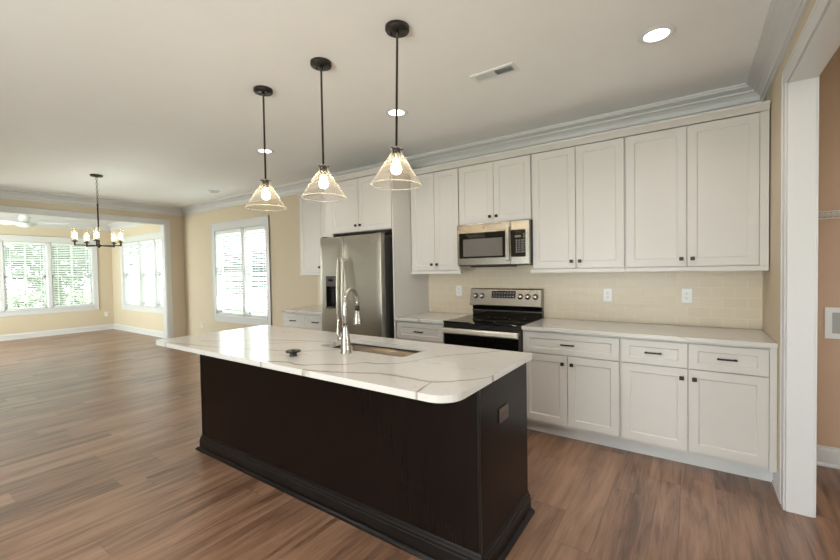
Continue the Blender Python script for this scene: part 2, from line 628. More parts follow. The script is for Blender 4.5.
# ------------------------------------------------------------------ the setting: floor, ceilings, walls
T = 0.14
b = MB().box(XS - T, 2.4, YB - T, YS + T, -0.06, 0.0)
struct(b.build('floor', M['floor']), 'brown wood plank floor running through all the rooms', 'floor')
LZ = 3.1
b = MB().box(XR2, 2.4, RY0 - 0.44, 3.95, LZ, LZ + 0.1)
struct(b.build('ceiling_laundry', M['ceiling']), 'ceiling of the laundry closet', 'ceiling')
b = MB().box(XR2 - 0.02, XR2, RY0 - 0.44, 3.95, CZ, LZ)
struct(b.build('wall_laundry_left', M['laundry_wall']), 'wall above the laundry opening, inside the closet', 'wall')
b = MB().box(XL - T / 2, XR2, YB - T, YS + T, CZ, CZ + 0.1)
struct(b.build('ceiling', M['ceiling']), 'off-white ceiling over the kitchen and living area', 'ceiling')
b = MB().box(XS - T, XL - T / 2, YB - T, YS + T, CZ, CZ + 0.1)
struct(b.build('ceiling_sunroom', M['trim']), 'white ceiling of the sunroom beyond the wide opening', 'ceiling')

# kitchen wall with the twin window
WX0, WX1, WZ0, WZ1 = -7.215, -5.655, 0.655, 2.19
b = MB()
b.box(XL - T, WX0, YK, YK + T, 0, CZ).box(WX1, XR + 0.13, YK, YK + T, 0, CZ)
b.box(WX0, WX1, YK, YK + T, 0, WZ0).box(WX0, WX1, YK, YK + T, WZ1, CZ)
struct(b.build('wall_kitchen', M['wall']), 'tan wall behind the cabinets with the twin window', 'wall')

OY0, OY1, OZ = 0.45, 3.525, 2.385            # wide opening to the sunroom
PZ1 = 2.35
b = MB()
b.box(XL - T, XL, OY1, YK, 0, CZ).box(XL - T, XL, YB, OY0, 0, CZ).box(XL - T, XL, OY0, OY1, OZ, CZ)
struct(b.build('wall_left', M['wall']), 'tan wall framing the wide sunroom opening', 'wall')

b = MB()
b.box(XR, XR2, RY1, YK, 0, CZ).box(XR, XR2, YB, RY0, 0, CZ).box(XR, XR2, RY0, RY1, RZ, CZ)
struct(b.build('wall_right', M['wall']), 'tan end wall beside the cabinets with the laundry opening', 'wall')

PX0, PX1 = -2.75, 0.15                        # made-up glass doors behind the camera, an opening for fill light
b = MB().box(XL - T, PX0, YB - T, YB, 0, CZ).box(PX1, XR2, YB - T, YB, 0, CZ).box(PX0, PX1, YB - T, YB, PZ1, CZ)
struct(b.build('wall_behind', M['wall']), 'tan wall behind the viewer', 'wall')

# laundry
b = MB().box(XR2, 2.4, 3.802, 3.802 + T, 0, LZ)
struct(b.build('wall_laundry_back', M['laundry_wall']), 'brown-tan back wall of the laundry closet', 'wall')
b = MB().box(2.4, 2.4 + T, RY0 - 0.3, 1.25, 0, LZ).box(2.4, 2.4 + T, 2.45, 3.95, 0, LZ).box(2.4, 2.4 + T, 1.25, 2.45, 0, 0.9).box(2.4, 2.4 + T, 1.25, 2.45, 2.1, LZ)
struct(b.build('wall_laundry_right', M['laundry_wall']), 'brown-tan far side wall of the laundry closet', 'wall')
b = MB().box(XR2, 2.4, RY0 - 0.3 - T, RY0 - 0.3, 0, LZ)
struct(b.build('wall_laundry_front', M['laundry_wall']), 'brown-tan front wall of the laundry closet', 'wall')

# sunroom
SW = [(3.552, 2.759), (2.696, 1.965), (1.900, 1.165)]          # far window units (y)
SX = [(-11.83, -10.905), (-10.815, -10.080), (-9.995, -9.26)]  # side window units (x)
SZ0, SZ1 = 0.655, 2.215
YF = 0.0
b = MB()
b.box(XS - T, XS, 3.552, YS + T, 0, CZ).box(XS - T, XS, YF - T, 1.165, 0, CZ)
b.box(XS - T, XS, 1.165, 3.552, 0, SZ0).box(XS - T, XS, 1.165, 3.552, SZ1, CZ)
struct(b.build('wall_sunroom_far', M['wall']), 'tan far wall of the sunroom under and over its wide window', 'wall')
b = MB()
b.box(XS, -11.83, YS, YS + T, 0, CZ).box(-9.26, XL - T, YS, YS + T, 0, CZ)
b.box(-11.83, -9.26, YS, YS + T, 0, SZ0).box(-11.83, -9.26, YS, YS + T, SZ1, CZ)
struct(b.build('wall_sunroom_side', M['wall']), 'tan side wall of the sunroom around its triple window', 'wall')
b = MB().box(XS, -11.8, YF - T, YF, 0, CZ).box(-9.2, XL - T, YF - T, YF, 0, CZ)
b.box(-11.8, -9.2, YF - T, YF, 0, SZ0).box(-11.8, -9.2, YF - T, YF, SZ1, CZ)
struct(b.build('wall_sunroom_front', M['wall']), 'tan near wall of the sunroom', 'wall')

# crown mouldings
CROWN = [(0, CZ - 0.150), (0.016, CZ - 0.150), (0.018, CZ - 0.138), (0.008, CZ - 0.132), (0.008, CZ - 0.122), (0.024, CZ - 0.118), (0.026, CZ - 0.104), (0.018, CZ - 0.100),
         (0.026, CZ - 0.082), (0.044, CZ - 0.064), (0.060, CZ - 0.056), (0.062, CZ - 0.046), (0.054, CZ - 0.043), (0.070, CZ - 0.036), (0.084, CZ - 0.030),
         (0.094, CZ - 0.026), (0.096, CZ - 0.014), (0.106, CZ - 0.012), (0.108, CZ), (0, CZ)]
b = MB().sweep([(XR, YB), (XR, YK), (XL, YK), (XL, YB), (XR, YB)], CROWN)
struct(b.build('trim_1', M['trim']), 'white crown moulding around the kitchen and living ceiling', 'crown moulding')
b = MB().sweep([(XL - T, YF), (XL - T, YS), (XS, YS), (XS, YF), (XL - T, YF)], CROWN)
struct(b.build('trim_2', M['trim']), 'white crown moulding around the sunroom ceiling', 'crown moulding')

# baseboards
BASE = [(0, 0), (0.028, 0), (0.028, 0.012), (0.016, 0.022), (0.016, 0.105), (0.012, 0.118), (0.008, 0.122), (0.008, 0.135), (0, 0.135)]
b = MB().sweep([(XL, YK), (XL, OY1 + 0.095)], BASE)
b.sweep([(-4.47, YK), (XL, YK)], BASE)
struct(b.build('baseboard_kitchen', M['trim']), 'white baseboard under the twin window', 'baseboard')
b = MB().sweep([(XR, 3.062), (XR, 3.323)], [(d * 0.45, z) for d, z in BASE])
struct(b.build('baseboard_right', M['trim']), 'short white baseboard at the end of the base cabinets', 'baseboard')
b = MB().sweep([(XL - T, YS), (XS, YS), (XS, YF), (XL - T, YF)], BASE)
struct(b.build('baseboard_sunroom', M['trim']), 'white baseboard around the sunroom', 'baseboard')
b = MB().sweep([(2.4, 3.802), (XR2, 3.802)], BASE)
struct(b.build('baseboard_laundry', M['trim']), 'white baseboard on the laundry back wall', 'baseboard')
b = MB().sweep([(XR, YB), (XR, RY0 - 0.1)], BASE).sweep([(XL, OY0 - 0.1), (XL, YB), (PX0 - 0.1, YB)], BASE)
struct(b.build('baseboard_behind', M['trim']), 'white baseboard of the living area', 'baseboard')

# casing of the sunroom opening
b = MB()
cw = 0.092
for y0, y1 in ((OY1, OY1 + cw), (OY0 - cw, OY0)):
    b.box(XL, XL + 0.018, y0, y1, 0, OZ)
    b.box(XL - T - 0.018, XL - T, y0, y1, 0, OZ)
b.box(XL, XL + 0.018, OY0 - cw, OY1 + cw, OZ, OZ + 0.085).box(XL, XL + 0.026, OY0 - cw, OY1 + cw, OZ + 0.072, OZ + 0.085)
b.box(XL - T - 0.018, XL - T, OY0 - cw, OY1 + cw, OZ, OZ + 0.085)
b.box(XL - T, XL, OY1 - 0.012, OY1, 0, OZ).box(XL - T, XL, OY0, OY0 + 0.012, 0, OZ).box(XL - T, XL, OY0, OY1, OZ - 0.012, OZ)
struct(b.build('trim_3', M['trim'], bevel=0.003), 'white casing around the wide sunroom opening', 'door casing')

# casing of the laundry opening: jamb boards plus stepped casing on both faces
b = MB()
cw = 0.075
for x0, x1, xa, xb in ((XR - 0.010, XR, XR - 0.014, XR), (XR2, XR2 + 0.010, XR2, XR2 + 0.014)):
    b.box(x0, x1, RY1 - 0.010, RY1 + cw, 0, RZ + cw)
    b.box(xa, xb, RY1 + cw - 0.018, RY1 + cw, 0, RZ + cw)
    b.box(x0, x1, RY0 - cw, RY1 - 0.010, RZ - 0.010, RZ + cw)
    b.box(xa, xb, RY0 - cw, RY1 + cw, RZ + cw - 0.018, RZ + cw)
    b.box(x0, x1, RY0 - cw, RY0 + 0.010, 0, RZ - 0.010)
b.box(XR, XR2, RY1 - 0.016, RY1, 0, RZ).box(XR, XR2, RY0, RY0 + 0.016, 0, RZ).box(XR, XR2, RY0, RY1, RZ - 0.016, RZ)
struct(b.build('trim_4', M['trim'], bevel=0.003), 'white casing and jamb of the laundry opening', 'door casing')


# ------------------------------------------------------------------ windows
def wmat(origin, u, n):
    """Local x along the wall, local y out of the room, local z up."""
    u, n = Vector(u), Vector(n)
    m = Matrix((u, n, Vector((0, 0, 1)))).transposed().to_4x4()
    m.translation = Vector(origin)
    return m


def window(name, label, mt, units, z0, z1, casing=True, muntin=True, sill_h=0.125, head=0.132, side=0.09):
    u0, u1 = units[0][0], units[-1][1]
    root = thing(name, label, 'window', mt @ Vector(((u0 + u1) / 2, 0.05, z0)))
    root['kind'] = 'structure'
    f = MB()
    d0, d1 = 0.055, 0.105
    # jamb liner
    f.box(u0, u0 + 0.012, 0, 0.13, z0, z1, mt).box(u1 - 0.012, u1, 0, 0.13, z0, z1, mt)
    f.box(u0, u1, 0, 0.13, z1 - 0.012, z1, mt).box(u0, u1, 0, 0.13, z0, z0 + 0.012, mt)
    for a, c in zip(units[:-1], units[1:]):
        f.box(a[1], c[0], 0.0, 0.13, z0, z1, mt)
    f.build('window_frame', M['trim'], root)
    zm = (z0 + z1) / 2 - 0.035
    for a, c in units:
        a, c = a + 0.012, c - 0.012
        s = MB()
        for (q0, q1, dd) in ((z0 + 0.012, zm + 0.02, 0.0), (zm - 0.02, z1 - 0.012, 0.024)):
            y0, y1 = d0 + 0.012 + dd, d0 + 0.034 + dd
            s.box(a, a + 0.045, y0, y1, q0, q1, mt).box(c - 0.045, c, y0, y1, q0, q1, mt)
            s.box(a, c, y0, y1, q0, q0 + 0.045, mt).box(a, c, y0, y1, q1 - 0.04, q1, mt)
        if muntin:
            xm = (a + c) / 2
            s.box(xm - 0.011, xm + 0.011, d0 + 0.038, d0 + 0.05, zm, z1 - 0.03, mt)
            zz = (zm + z1) / 2
            s.box(a, c, d0 + 0.038, d0 + 0.05, zz - 0.011, zz + 0.011, mt)
        sash = s.build('sash', M['trim'], root)
        p = MB()
        p.box(a + 0.04, c - 0.04, d0 + 0.021, d0 + 0.024, z0 + 0.05, zm - 0.02, mt)
        p.box(a + 0.04, c - 0.04, d0 + 0.045, d0 + 0.048, zm + 0.02, z1 - 0.05, mt)
        p.build('glass_pane', M['glass'], sash)
    if casing:
        k = MB()
        e = 0.018
        k.box(u0 - side, u0, -e, 0, z0 - sill_h, z1, mt).box(u1, u1 + side, -e, 0, z0 - sill_h, z1, mt)
        k.box(u0 - side, u1 + side, -e, 0, z1, z1 + head, mt)
        k.box(u0 - side, u1 + side, -e - 0.012, 0, z1 + head - 0.022, z1 + head, mt)
        k.box(u0 - side, u0 - side + 0.018, -e - 0.006, 0, z0 - sill_h, z1 + head, mt).box(u1 + side - 0.018, u1 + side, -e - 0.006, 0, z0 - sill_h, z1 + head, mt)
        k.build('window_casing', M['trim'], root, bevel=0.003)
        k = MB()
        k.box(u0, u1, -e, 0, z0 - sill_h, z0 - 0.022, mt)
        k.box(u0 - 0.0, u1 + 0.0, -e - 0.02, 0.05, z0 - 0.022, z0, mt)
        k.build('window_sill', M['trim'], root, bevel=0.003)
    return root


def blind(mt, a, c, z0, z1, label, tilt=-0.30, group='white slatted window blinds'):
    a, c = a + 0.018, c - 0.018
    root = thing('window_blind', label, 'blind', mt @ Vector(((a + c) / 2, 0.028, z0 + 0.02)), group)
    MB().box(a, c, 0.004, 0.052, z1 - 0.075, z1 - 0.016, mt).build('headrail', M['blind'], root, bevel=0.003)
    s = MB()
    z = z1 - 0.10
    while z > z0 + 0.06:
        q = mt @ Matrix.Translation((0, 0.030, z)) @ Matrix.Rotation(tilt, 4, 'X')
        s.box(a, c, -0.0235, 0.0235, -0.0014, 0.0014, q)
        z -= 0.0425
    s.build('slats', M['blind'], root)
    MB().box(a, c, 0.008, 0.050, z0 + 0.022, z0 + 0.042, mt).build('bottom_rail', M['blind'], root, bevel=0.003)
    r = MB()
    for t in (0.14, 0.5, 0.86):
        x = a + (c - a) * t
        for yy in (0.006, 0.052):
            r.box(x - 0.0035, x + 0.0035, yy - 0.0006, yy + 0.0006, z0 + 0.03, z1 - 0.05, mt)
    r.build('ladder_cords', M['blind'], root)
    w = MB().cyl(mt @ Vector((a + 0.06, 0.0, z1 - 0.06)), mt @ Vector((a + 0.06, -0.002, z1 - 0.72)), 0.0035, 8)
    w.build('tilt_wand', M['blind'], root)
    return root


mk = wmat((0, YK, 0), (1, 0, 0), (0, 1, 0))
KU = [(WX0, -6.365), (-6.300, WX1)]
window('window_1', 'white twin double-hung window in the kitchen wall left of the refrigerator', mk, KU, WZ0, WZ1, muntin=False, side=0.1)
blind(mk, *KU[0], WZ0, WZ1, 'white slatted blind in the left half of the twin window left of the refrigerator')
blind(mk, *KU[1], WZ0, WZ1, 'white slatted blind in the right half of the twin window left of the refrigerator')

mf = wmat((XS, 0, 0), (0, 1, 0), (-1, 0, 0))
FU = [(1.165, 1.900), (1.965, 2.696), (2.759, 3.552)]
window('window_2', 'white triple window in the far wall of the sunroom', mf, FU, SZ0, SZ1)
for (a, c), t in zip(FU, ('left unit', 'middle unit', 'right unit')):
    blind(mf, a, c, SZ0, SZ1, 'white slatted blind in the %s of the far sunroom window' % t, tilt=-0.42)

ms = wmat((0, YS, 0), (1, 0, 0), (0, 1, 0))
window('window_3', 'white triple window in the side wall of the sunroom', ms, SX, SZ0, SZ1)
for (a, c), t in zip(SX, ('left unit', 'middle unit', 'right unit')):
    blind(ms, a, c, SZ0, SZ1, 'white slatted blind, %s of the sunroom side window' % t)

mb = wmat((0, YB, 0), (-1, 0, 0), (0, -1, 0))
window('added_window_4', 'unseen sliding glass doors added behind the viewer for fill light', mb, [(-PX1, 1.27), (1.33, -PX0)], 0.01, PZ1, muntin=False, sill_h=0.0)  # doors made up as a way in for the patio lamp
mq = wmat((0, YF, 0), (-1, 0, 0), (0, -1, 0))
window('added_window_5', 'window added out of view in the near wall of the sunroom for fill light', mq, [(9.2, 10.46), (10.54, 11.8)], SZ0, SZ1)  # made up so the sunroom lamp has an opening

ml = wmat((2.4, 0, 0), (0, -1, 0), (1, 0, 0))
window('added_window_6', 'window added out of view in the far side wall of the laundry closet for fill light', ml, [(-2.45, -1.25)], 0.9, 2.1)  # made up so the laundry lamp has an opening

# ------------------------------------------------------------------ outside
b = MB().box(-60, 40, -40, 60, -0.5, -0.35)
struct(b.build('ground', M['grass']), 'lawn outside the windows', 'lawn')
hs = thing('neighbor_house', 'pale neighbouring house seen through the twin kitchen window', 'house', (-18, 13, -0.35))
MB().box(-26, -8, 11, 18, -0.35, 3.4).build('siding', M['siding'], hs)
r = MB().poly([(-26.5, 10.5, 3.4), (-7.5, 10.5, 3.4), (-7.5, 18.5, 3.4), (-26.5, 18.5, 3.4), (-26.5, 14.5, 6.2), (-7.5, 14.5, 6.2)],
              [(0, 1, 5, 4), (2, 3, 4, 5), (0, 4, 3), (1, 2, 5), (0, 3, 2, 1)])
r.build('roof', M['roofing'], hs)
for x0, x1, z0, z1 in ((-17.44, -16.70, 1.2, 2.45), (-16.60, -15.8, 1.2, 2.45), (-17.44, -16.70, 0.75, 1.12), (-16.60, -15.8, 0.75, 1.12),
                       (-19.65, -18.95, 1.75, 2.42), (-18.85, -18.1, 1.75, 2.42), (-19.6, -18.15, 0.4, 1.25)):
    MB().box(x0, x1, 10.96, 11.02, z0, z1).build('window', M['outside_glass'], hs)


def tree(x, y, h, rad, label, shrub=False):
    rng = random.Random(int(x * 31 + y * 17))
    t = thing('garden_shrub' if shrub else 'garden_tree', label, 'shrub' if shrub else 'tree', (x, y, -0.36), 'plants outside the sunroom windows')
    if not shrub:
        MB().lathe([(0.16, 0), (0.11, h * 0.5), (0.05, h * 0.85)], (x, y, -0.4), 10).build('trunk', M['bark'], t)
    else:
        MB().lathe([(0.05, 0), (0.03, h * 0.5)], (x, y, -0.4), 8).build('stem', M['bark'], t)
    lf = MB()
    for i in range(1500 if not shrub else 700):
        while True:
            p = Vector((rng.uniform(-1, 1), rng.uniform(-1, 1), rng.uniform(-1, 1)))
            if p.length < 1:
                break
        zc = h * (0.62 if not shrub else 0.5)
        c = Vector((x + p.x * rad, y + p.y * rad, -0.35 + zc + p.z * h * (0.42 if not shrub else 0.5)))
        s = (0.10 + 0.055 * rad) if not shrub else 0.09
        a, e = Vector((rng.gauss(0, 1), rng.gauss(0, 1), rng.gauss(0, 1))).normalized(), Vector((rng.gauss(0, 1), rng.gauss(0, 1), rng.gauss(0, 1))).normalized()
        lf.poly([c - a * s, c - e * s * 0.5, c + a * s, c + e * s * 0.5], [(0, 1, 2, 3)])
    lf.build('foliage', M['leaf'], t)
    return t


for x, y, h, rd, lb in ((-21.5, 4.9, 5.2, 1.9, 'leafy green tree outside the far sunroom window, behind its right unit'),
                        (-27.0, 2.0, 8.0, 3.0, 'large green tree outside the far sunroom window, behind its middle unit'),
                        (-29.0, 8.6, 8.0, 3.0, 'tall green tree far behind the corner of the sunroom'),
                        (-29.0, -4.6, 8.0, 3.0, 'tall green tree outside the far sunroom window, beyond its left unit'),
                        (-19.5, 9.6, 4.0, 1.2, 'slim green tree outside the sunroom side window')):
    tree(x, y, h, rd, lb)
tree(-18.6, 4.1, 1.9, 1.0, 'low green shrub outside the far sunroom window at right', True)
tree(-18.2, 1.7, 1.6, 0.9, 'low green shrub outside the far sunroom window at left', True)


# ------------------------------------------------------------------ cabinet helpers
def shaker(x0, x1, yf, z0, z1, th=0.020, rail=0.057, inset=0.006, slope=0.005, stile=None):
    """Shaker front facing -Y: its face at y = yf."""
    st = rail if stile is None else stile
    yb = yf + th
    a = [(x0, yf, z0), (x1, yf, z0), (x1, yf, z1), (x0, yf, z1)]
    i1 = [(x0 + st, yf, z0 + rail), (x1 - st, yf, z0 + rail), (x1 - st, yf, z1 - rail), (x0 + st, yf, z1 - rail)]
    k = slope
    i2 = [(x0 + st + k, yf + inset, z0 + rail + k), (x1 - st - k, yf + inset, z0 + rail + k),
          (x1 - st - k, yf + inset, z1 - rail - k), (x0 + st + k, yf + inset, z1 - rail - k)]
    bk = [(x, yb, z) for x, _, z in a]
    v = a + i1 + i2 + bk
    f = []
    for i in range(4):
        j = (i + 1) % 4
        f.append((i, j, 4 + j, 4 + i))
        f.append((4 + i, 4 + j, 8 + j, 8 + i))
        f.append((12 + j, 12 + i, i, j)[::-1])
    f.append((8, 9, 10, 11))
    f.append((15, 14, 13, 12))
    return MB().poly(v, f)


def knob(x, y, z, parent):
    m = MB()
    m.cyl((x, y, z), (x, y - 0.014, z), 0.006, 10)
    m.box(x - 0.0135, x + 0.0135, y - 0.026, y - 0.014, z - 0.0135, z + 0.0135)
    return m.build('knob', M['knob'], parent, bevel=0.003)


def pull(x, y, z, parent, w=0.105):
    m = MB()
    m.box(x - w / 2, x + w / 2, y - 0.030, y - 0.020, z - 0.0055, z + 0.0055)
    m.box(x - w / 2 + 0.004, x - w / 2 + 0.014, y - 0.022, y, z - 0.005, z + 0.005)
    m.box(x + w / 2 - 0.014, x + w / 2 - 0.004, y - 0.022, y, z - 0.005, z + 0.005)
    return m.build('handle', M['knob'], parent, bevel=0.0015)


G = 0.0022   # half gap between fronts


def base_cabinet(x0, x1, label, splits, drawers, door_splits, filler=None):
    yf = 3.225
    t = thing('base_cabinet', label, 'cabinet', ((x0 + x1) / 2, 3.55, 0))
    m = MB().box(x0, x1, yf + 0.022, YK - 0.003, 0.105, 0.882)
    m.build('carcass', M['cabinet'], t)
    MB().box(x0, x1, 3.325, 3.340, 0.0, 0.105).build('toe_kick', M['trim'], t)
    for a, c in drawers:
        d = shaker(a + G, c - G, yf, 0.700, 0.868, rail=0.044, stile=0.052).build('drawer', M['cabinet'], t, bevel=0.0012)
        pull((a + c) / 2, yf, 0.786, d)
    for a, c, side in door_splits:
        d = shaker(a + G, c - G, yf, 0.132, 0.694).build('door', M['cabinet'], t, bevel=0.0012)
        knob(c - 0.036 if side == 'r' else a + 0.036, yf, 0.632, d)
    if filler:
        MB().box(filler[0], filler[1], yf + 0.001, yf + 0.024, 0.105, 0.882).build('filler_strip', M['cabinet'], t, bevel=0.001)
    return t


base_cabinet(-1.176, -0.428, 'white base cabinet right of the range: one wide drawer over two doors', None,
             [(-1.170, -0.434)], [(-1.170, -0.807, 'r'), (-0.807, -0.434, 'l')])
base_cabinet(-0.428, 0.442, 'white base cabinet against the right end wall: two drawers over two doors', None,
             [(-0.422, -0.013), (-0.013, 0.406)], [(-0.422, -0.013, 'r'), (-0.013, 0.406, 'l')], filler=(0.406, 0.442))
base_cabinet(-2.5255, -1.945, 'white base cabinet between the refrigerator panel and the range', None,
             [(-2.521, -1.952)], [(-2.521, -2.238, 'r'), (-2.238, -1.952, 'l')])
base_cabinet(-4.412, -3.548, 'white base cabinet with two drawers left of the refrigerator', None,
             [(-4.405, -3.980), (-3.980, -3.555)], [(-4.405, -3.980, 'r'), (-3.980, -3.555, 'l')])


def counter(x0, x1, label):
    o = MB().box(x0, x1, 3.208, YK, 0.884, CT).build('countertop', M['quartz'], bevel=0.003)
    return tag(o, label, 'countertop')


counter(-1.1745, XR - 0.001, 'white veined quartz countertop right of the range')
counter(-2.5255, -1.9395, 'white quartz countertop between the refrigerator panel and the range')
counter(-4.437, -3.546, 'white quartz countertop left of the refrigerator')


def upper_cabinet(x0, x1, yf, z0, z1, label, doors, knobs_z, rail=True, end=None, depth_back=YK, rail_ext=(0.0, 0.0)):
    t = thing('wall_cabinet', label, 'cabinet', ((x0 + x1) / 2, (yf + depth_back) / 2, z0))
    MB().box(x0, x1, yf + 0.022, depth_back - 0.003, z0, z1).build('carcass', M['cabinet'], t)
    for a, c, side in doors:
        d = shaker(a + G, c - G, yf, z0 + (0.004 if not rail else 0.006), z1 - 0.006).build('door', M['cabinet'], t, bevel=0.0012)
        knob(c - 0.034 if side == 'r' else a + 0.034, yf, knobs_z, d)
    if end:
        MB().box(end[0], end[1], yf + 0.002, yf + 0.024, z0, z1).build('filler_strip', M['cabinet'], t, bevel=0.001)
    if rail:
        MB().box(x0 - rail_ext[0], x1 + rail_ext[1], yf - 0.008, depth_back - 0.003 if False else yf + 0.03, z0 - 0.034, z0).build('light_rail', M['cabinet'], t, bevel=0.003)
    return t


UF, UZ0, UZ1 = 3.51, 1.392, 2.428
upper_cabinet(-4.392, -3.528, UF, UZ0, UZ1, 'white wall cabinet left of the refrigerator, nearest the twin window', [(-4.385, -3.962, 'r'), (-3.962, -3.535, 'l')], 1.463)
upper_cabinet(-2.524, -1.925, UF, UZ0, UZ1, 'white two-door wall cabinet between the refrigerator panel and the microwave', [(-2.518, -2.218, 'r'), (-2.218, -1.929, 'l')], 1.458, rail_ext=(0, 0.018))
upper_cabinet(-1.924, -1.178, UF, 1.846, UZ1, 'short white two-door wall cabinet above the microwave', [(-1.918, -1.547, 'r'), (-1.547, -1.184, 'l')], 1.903, rail=False)
upper_cabinet(-1.177, -0.427, UF, UZ0, UZ1, 'white two-door wall cabinet just right of the microwave', [(-1.172, -0.801, 'r'), (-0.801, -0.432, 'l')], 1.455, rail_ext=(0.016, 0))
upper_cabinet(-0.426, 0.436, UF, UZ0, UZ1, 'wide white two-door wall cabinet against the right end wall', [(-0.420, -0.020, 'r'), (-0.020, 0.388, 'l')], 1.452, end=(0.388, 0.436))
FCY = 3.20
upper_cabinet(-3.500, -2.539, FCY, 1.838, UZ1, 'deep white two-door cabinet above the refrigerator', [(-3.420, -3.006, 'r'), (-3.006, -2.545, 'l')], 1.905, rail=False, end=(-3.500, -3.422))
# tall side panels around the refrigerator
o = MB().box(-2.538, -2.526, FCY + 0.002, YK - 0.003, 0, UZ1).build('tall_end_board', M['cabinet'], bevel=0.001)
tag(o, 'tall white side panel right of the refrigerator', 'panel')
o = MB().box(-3.545, -3.527, FCY + 0.002, YK - 0.003, 0, UZ1 - 0.001).build('tall_end_board', M['cabinet'], bevel=0.001)
tag(o, 'tall white side panel left of the refrigerator, mostly hidden by it', 'panel')
o = MB().box(-3.526, -3.415, FCY + 0.004, FCY + 0.022, 1.800, 1.837).box(-3.526, -3.501, FCY + 0.004, YK - 0.003, 1.837, UZ1 - 0.001).build('filler_board', M['cabinet'])
tag(o, 'narrow white filler at the left of the cabinet above the refrigerator', 'panel')

# one continuous trim moulding over the wall cabinets, stepping out around the refrigerator cabinet
TP = [(-0.30, UZ1 + 0.001), (0.004, UZ1 + 0.001), (0.010, UZ1 + 0.012), (0.030, UZ1 + 0.036), (0.036, UZ1 + 0.040), (0.036, UZ1 + 0.053), (-0.30, UZ1 + 0.053)]
TPs = [(d if d > 0 else -0.02, z) for d, z in TP]
b = MB().sweep([(-4.394, YK - 0.003), (-4.394, UF), (-3.546, UF), (-3.546, FCY), (-2.525, FCY), (-2.525, UF), (0.436, UF)], [(-d, z) for d, z in TPs])
b.box(-4.39, 0.436, UF + 0.01, YK - 0.003, UZ1 + 0.040, UZ1 + 0.052)
b.box(-3.54, -2.530, FCY + 0.01, UF + 0.02, UZ1 + 0.040, UZ1 + 0.052)
struct(b.build('trim_5', M['cabinet']), 'white moulding along the top of the wall cabinets', 'cabinet moulding')

# tile backsplash
b = MB().box(-2.525, XR - 0.0005, YK - 0.008, YK - 0.0005, CT + 0.001, UZ0).box(-1.93, -1.172, YK - 0.008, YK - 0.0005, UZ0, 1.846)
struct(b.build('wall_backsplash', M['tile']), 'beige subway tile backsplash behind the range', 'backsplash')
b = MB().box(-4.437, -3.546, YK - 0.008, YK - 0.0005, CT + 0.001, UZ0)
struct(b.build('wall_backsplash_left', M['tile']), 'beige subway tile backsplash left of the refrigerator', 'backsplash')

# ------------------------------------------------------------------ island
IX0, IX1, IY0, IY1 = -3.282, -0.743, 1.271, 2.209
BX0, BX1, BY0, BY1 = -3.218, -0.775, 1.574, 2.160
BYE = 2.192        # end panels run past the cabinet doors
isl = thing('island_cabinet', 'long espresso-brown island cabinet under the white veined top', 'kitchen island', ((BX0 + BX1) / 2, 1.86, 0))
m = MB().box(BX0 + 0.012, BX1 - 0.012, BY0 + 0.012, BY1, 0.0, 0.60)
m.box(BX0 + 0.012, BX1 - 0.012, BY0 + 0.012, BY0 + 0.05, 0.60, 0.883).box(BX0 + 0.012, BX0 + 0.60, BY0 + 0.05, BY1, 0.60, 0.883)
m.box(-1.2, BX1 - 0.012, BY0 + 0.05, BY1, 0.60, 0.883)
m.build('carcass', M['espresso'], isl)
MB().box(BX0 + 0.012, BX1 - 0.012, BY0, BY0 + 0.012, 0.0, 0.883).build('back_panel', M['espresso'], isl, bevel=0.001)
MB().box(BX1 - 0.012, BX1, BY0, BYE, 0.0, 0.883).build('end_panel', M['espresso'], isl, bevel=0.001)
MB().box(BX0, BX0 + 0.012, BY0, BYE, 0.0, 0.883).build('end_panel', M['espresso'], isl, bevel=0.001)
MB().box(BX1 - 0.010, BX1 + 0.003, BY0 - 0.003, BY0 + 0.010, 0.12, 0.883).build('corner_bead', M['espresso_trim'], isl, bevel=0.002)
MB().box(BX0 - 0.003, BX0 + 0.010, BY0 - 0.003, BY0 + 0.010, 0.12, 0.883).build('corner_bead', M['espresso_trim'], isl, bevel=0.002)
BM = [(0, 0.0), (0.018, 0.0), (0.018, 0.078), (0.014, 0.082), (0.014, 0.094), (0.008, 0.100), (0.006, 0.112), (0.002, 0.118), (0, 0.118)]
MB().sweep([(BX0, BYE), (BX0, BY0), (BX1, BY0), (BX1, BYE)], [(-d, z) for d, z in BM]).build('base_molding', M['espresso_trim'], isl)
SM = [(0.0185, 0.0), (0.040, 0.0), (0.040, 0.006), (0.036, 0.014), (0.028, 0.020), (0.0185, 0.022)]
MB().sweep([(BX0, BYE), (BX0, BY0), (BX1, BY0), (BX1, BYE)], [(-d, z) for d, z in SM]).build('shoe_molding', M['espresso_trim'], isl)
xs = [BX0 + 0.02, -2.62, -2.05, -1.63, -1.21, BX1 - 0.014]
for i in range(5):     # working side, towards the range
    d = shaker(xs[i] + G, xs[i + 1] - G, 0, 0.13, 0.87)
    for p in d.v:
        p.y = BY1 + 0.026 - p.y
    dd = d.build('door', M['espresso'], isl, bevel=0.001)
    x = xs[i + 1] - 0.04
    k = MB().cyl((x, BY1 + 0.026, 0.80), (x, BY1 + 0.04, 0.80), 0.006, 10).box(x - 0.0135, x + 0.0135, BY1 + 0.04, BY1 + 0.052, 0.7865, 0.8135)
    k.build('knob', M['knob'], dd)

SKX0, SKX1, SKY0, SKY1 = -2.025, -1.325, 1.748, 2.050
top = MB().prism(rounded(IX0, IX1, IY0, IY1, (0.05, 0.105, 0.012, 0.012)), 0.884, CT,
                 hole=rounded(SKX0, SKX1, SKY0, SKY1, (0.035,) * 4))
o = top.build('island_countertop', M['island_quartz'], bevel=0.0025)
tag(o, 'large white quartz island top with brown veins and a rounded near corner', 'countertop')

# undermount sink: bowl, rim, drain
sk = thing('island_sink', 'undermount stainless steel sink bowl set in the island top', 'sink', ((SKX0 + SKX1) / 2, 1.9, 0.66))


